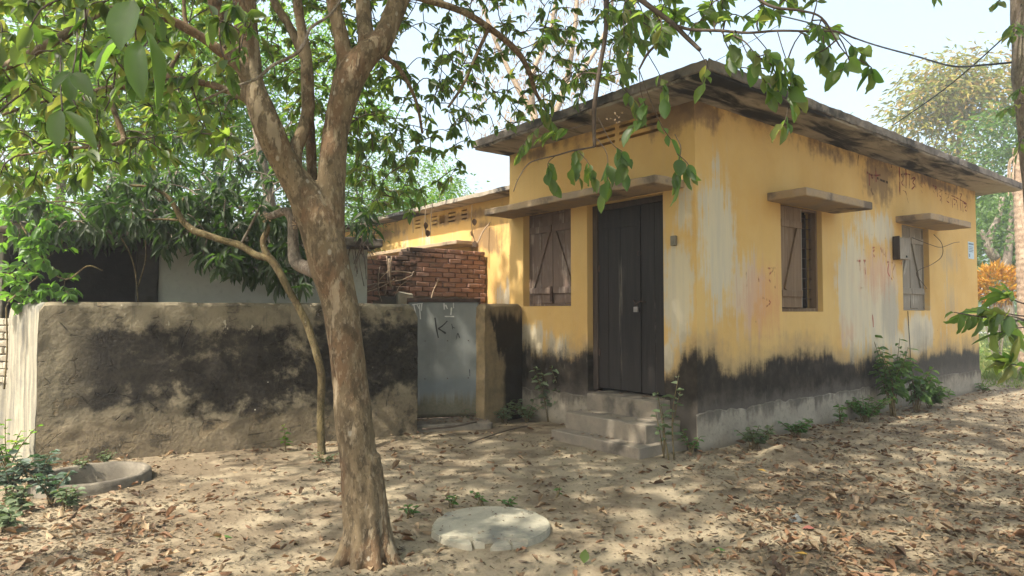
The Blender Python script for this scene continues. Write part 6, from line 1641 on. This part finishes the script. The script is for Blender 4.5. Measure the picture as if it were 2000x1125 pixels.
def litter():
    big = Leaves(M_LITTER); bits = Leaves(M_DRYGRASS, T1)
    n = 0
    while n < 8200:
        y = 2.0 + 11.5 * rng.random() ** 1.35; x = rng.uniform(-0.86, 1.0) * (y + 0.6)
        if x > 11 or inside_solid(x, y) or rng.random() > dens(x, y): continue
        n += 1
        az = rng.uniform(0, 6.28); tilt = abs(rng.normal()) * 0.14
        a = np.array([math.cos(az), math.sin(az), rng.uniform(-.08, .16)])
        nn = unit(np.array([rng.normal() * tilt, rng.normal() * tilt, 1.0]) * (1 if rng.random() < .65 else -1))
        l = rng.choice([.05, .07, .09, .11], p=[.46, .33, .16, .05]) * rng.uniform(.75, 1.15)
        big.add((x, y, gz(x, y) + rng.uniform(.006, .026)), a, nn, l, l * rng.uniform(.32, .52), min(.999, max(0, rng.beta(1.6, 1.5))))
    for k in range(95000):
        y = 1.9 + 11.5 * rng.random() ** 1.5; x = rng.uniform(-0.86, 1.0) * (y + 0.6)
        if x > 11 or inside_solid(x, y) or rng.random() > 0.10 + 0.9 * dens(x, y): continue
        az = rng.uniform(0, 6.28); l = rng.uniform(.010, .050)
        bits.add((x, y, gz(x, y) + rng.uniform(.002, .010)), np.array([math.cos(az), math.sin(az), rng.uniform(-.1, .25)]), unit(np.array([rng.normal() * .4, rng.normal() * .4, 1])), l, l * rng.uniform(.1, .5))
    for (a, b, s, n_) in ((690, 700, 0, 0),): pass
    bits.emit(None, 0, rest='leaf_crumbs'); setp(COL.objects['leaf_crumbs'], None, 'crumbs of dry leaf and straw scattered over the sand', None, None, 'stuff')
    # the three hundred that show largest are leaves of their own
    P = np.array(big.P); A = np.array(big.A); N = np.array(big.N); Ln = np.array(big.L); W = np.array(big.W); Rn = np.array(big.Rn)
    M = orient(A, N); px, py, d = project(P); size = np.where((px > 5) & (px < 1995) & (py < 1118), Ln * F_PX / d, 0)
    pick = np.argsort(-size)[:290]
    sel = np.zeros(len(P), bool); sel[pick] = True
    o = link('leaf_litter', mass_mesh('leaf_litter', leaf_template(2, 0.55, -0.25, 0.05), P[~sel], M[~sel], Ln[~sel], W[~sel], Rn[~sel], M_LITTER))
    setp(o, None, 'fallen brown leaves covering the ground', None, None, 'stuff')
    tones = ['dark brown', 'umber brown', 'rusty orange', 'tan', 'straw', 'grey brown']
    tv = [0.03, 0.2, 0.4, 0.6, 0.8, 0.97]
    shapes = [('flat', .12, .05, 0), ('curled', .8, -.35, .05), ('cupped', .55, .25, .02), ('twisted', .4, -.2, .16)]
    mesh = {}
    for ti in range(6):
        for si, (sn, fo, cu, wa) in enumerate(shapes):
            V0, F0 = leaf_template(2, fo, cu, wa); mesh[ti, si] = raw_mesh('fallen_leaf', V0, F0, M_LITTER, True, tv[ti])
    marks = [('beside the broken cover', cvO, .85), ('near the foot of the leaning trunk', TO, .8), ('near the well ring', rgO, 1.1), ('in front of the door steps', h2w(-1.1, .8, 0), .8), ('near the sand mound', np.array([MOUND[0], MOUND[1], 0]), .8), ('along the yard wall', at(450, 900, 6.6), 1.0)]
    for i in pick:
        ti = int(np.argmin([abs(Rn[i] - t) for t in tv])); si = int(rng.integers(0, 4))
        p = P[i]; where = None
        for nm, c, rr in marks:
            if math.hypot(p[0] - c[0], p[1] - c[1]) < rr: where = nm; break
        if where is None:
            where = 'on the nearest open ground' if p[1] < 3.2 and -0.5 < p[0] < 1.2 else (('below the side wall' if p[1] > 5.2 else 'in the lower right litter') if p[0] > 0.6 else ('in the lower left litter' if p[0] < -1.4 else 'on the sand between trunk and house'))
        m = Matrix(np.block([[M[i] * np.array([W[i], Ln[i], Ln[i]])[None], p[:, None]], [np.zeros((1, 3)), np.ones((1, 1))]]).tolist())
        o = link('fallen_leaf', mesh[ti, si], None, m); ax = A[i]; od = 'tip to house' if ax[1] > .6 else ('tip to camera' if ax[1] < -.6 else ('tip to gate side' if ax[0] < 0 else 'tip to far side'))
        sz = 'large ' if Ln[i] > .085 else ('small ' if Ln[i] < .06 else '')
        setp(o, None, f'{sz}{shapes[si][0]} {tones[ti]} leaf {od}, {where}', 'leaf', 'fallen leaves on the ground')
    # a few that catch the eye
    def one(px_, py_, l, w, mat, r, label, az=0.0, up=0.0, fold=.2, nrm=(0, 0, 1)):
        p = gat(px_, py_); V0, F0 = leaf_template(2, fold, .1, .02)
        me = raw_mesh('fallen_leaf', V0, F0, mat, True, r)
        Mx = orient(np.array([[math.cos(az), math.sin(az), up]]), np.array([nrm], float))[0]
        m = Matrix(np.block([[Mx * np.array([w, l, l])[None], (p + np.array([0, 0, gz(p[0], p[1]) + .015]))[:, None]], [np.zeros((1, 3)), np.ones((1, 1))]]).tolist())
        setp(link('fallen_leaf', me, None, m), None, label, 'leaf', 'fallen leaves on the ground')
    one(1140, 1100, .085, .06, M_LEAF, .4, 'green leaf standing upright on the sand before the broken cover', 1.2, 1.6, .15, (0, -1, .3))
    one(1592, 1035, .085, .075, M_REDLEAF, .5, 'round rosy red fallen leaf on the right litter', 2.9)
    one(1500, 925, .10, .07, M_YELLEAF, .5, 'large yellow and brown fallen leaf near the sand mound', 3.0, .3)
    one(1418, 1080, .10, .05, M_WEEDBRIGHT, .5, 'fresh green fallen leaf lying on the sand at the lower right', 2.8)
    one(1580, 1085, .09, .04, M_YELLEAF, .5, 'narrow yellow fallen leaf in the lower right litter', 2.6)
    one(420, 1052, .11, .035, M_WEEDBRIGHT, .8, 'narrow fresh green fallen leaf on the sunlit sand', .2)
    one(978, 1000, .05, .042, M_REDLEAF, .5, 'tiny pink leaf lying on the broken cover', .4)
    one(925, 1052, .085, .03, M_LITTER, .38, 'curled russet leaf lying on the front of the broken cover', .1, .1, .6)
    one(1045, 1015, .08, .03, M_LITTER, .12, 'dark twisted leaf lying on the right of the broken cover', 2.6, .2, .6)
    one(985, 1012, .06, .022, M_LITTER, .25, 'thin brown leaf lying at the middle of the broken cover', .2, .1, .6)
M_REDLEAF = mat_leaf('rosy_dead_leaf', [(0.27, 0.10, 0.08), (0.24, 0.09, 0.07)], [(.5, .2, .1), (.5, .2, .1)], .55, .1, .25)
M_YELLEAF = mat_leaf('yellow_dead_leaf', [(0.42, 0.27, 0.05), (0.36, 0.20, 0.05)], [(.5, .35, .1), (.5, .3, .1)], .55, .15, .25)
litter()
# small debris leaves on the cover, steps and threshold
LX = Leaves(M_LITTER, T1)
for k in range(46):
    a = rng.uniform(0, 6.28); r = .40 * math.sqrt(rng.random()); LX.add(cvO + np.array([r * math.cos(a), r * math.sin(a), gz(cvO[0], cvO[1]) + .040]), np.array([math.cos(a * 7), math.sin(a * 7), .1]), np.array([0, 0, 1.0]), rng.uniform(.012, .035), rng.uniform(.006, .014), rng.random() * .6)
for k in range(36):
    st = [(-.72, .13), (-.45, .32), (-.12, .522)][k % 3]; p = h2w(st[0] + rng.uniform(-.05, .06), rng.uniform(.3, 1.4), st[1] + .012)
    LX.add(p, np.array([rng.normal(), rng.normal(), .1]), np.array([0, 0, 1.0]), rng.uniform(.02, .07), rng.uniform(.01, .03), rng.random())
for k in range(70):
    p = (GF @ Vector((rng.uniform(-.05, 1.0), rng.uniform(-.38, -.02), .098)))
    LX.add(np.array(p), np.array([rng.normal(), rng.normal(), .15]), np.array([0, 0, 1.0]), rng.uniform(.03, .1), rng.uniform(.012, .04), rng.random())
LX.emit(None, 0, rest='leaf_scraps'); setp(COL.objects['leaf_scraps'], None, 'leaf scraps on the steps, threshold and broken cover', None, None, 'stuff')
# twigs and sticks
for lb, st, r in (('long dead twig lying before the grey gate', [(915, 866, .02), (960, 850, .03), (1000, 838, .04), (1030, 832, .05)], .008), ('dead stick lying on the gate threshold', [(825, 838, .10), (880, 834, .11), (930, 824, .12)], .012)):
    o = MB().tube(catmull([gat(*c) for c in st], [1] * len(st), 5)[0], r, 6, wob=.2).obj('fallen_twig', M_TWIG, None, smooth=True); setp(o, None, lb, 'twig')
# a crushed plastic cup in the litter
cp = gat(1545, 1022); cup = MB()
for k in range(1): cup.tube([(0, 0, 0), (0.02, .005, .012), (0.05, .01, .02), (.062, .012, .026)], [.02, .024, .03, .033], 14, wob=.5)
o = cup.obj('plastic_scrap', mat_simple('cloudy_plastic', (.10, .105, .10), .5), None, smooth=True); o.location = (cp[0], cp[1], .01); setp(o, None, 'crushed cloudy plastic cup beside the red leaf', 'litter')

# ------------------------------------------------------------------ the dusty air
hz = MB().box((-90, -64, -1.2), (150, 80, 16.0)).obj('haze', None)
g = G('dusty_air')
pv = g.node('ShaderNodeVolumePrincipled')
pv.inputs['Color'].default_value = (0.97, 0.97, 0.95, 1)
pv.inputs['Density'].default_value = 0.0042
pv.inputs['Anisotropy'].default_value = 0.3
g.t.links.new(pv.outputs[0], g.out.inputs['Volume'])
hz.data.materials.clear(); hz.data.materials.append(g.m)
setp(hz, None, 'pale dusty air over the whole yard', None, None, 'stuff')
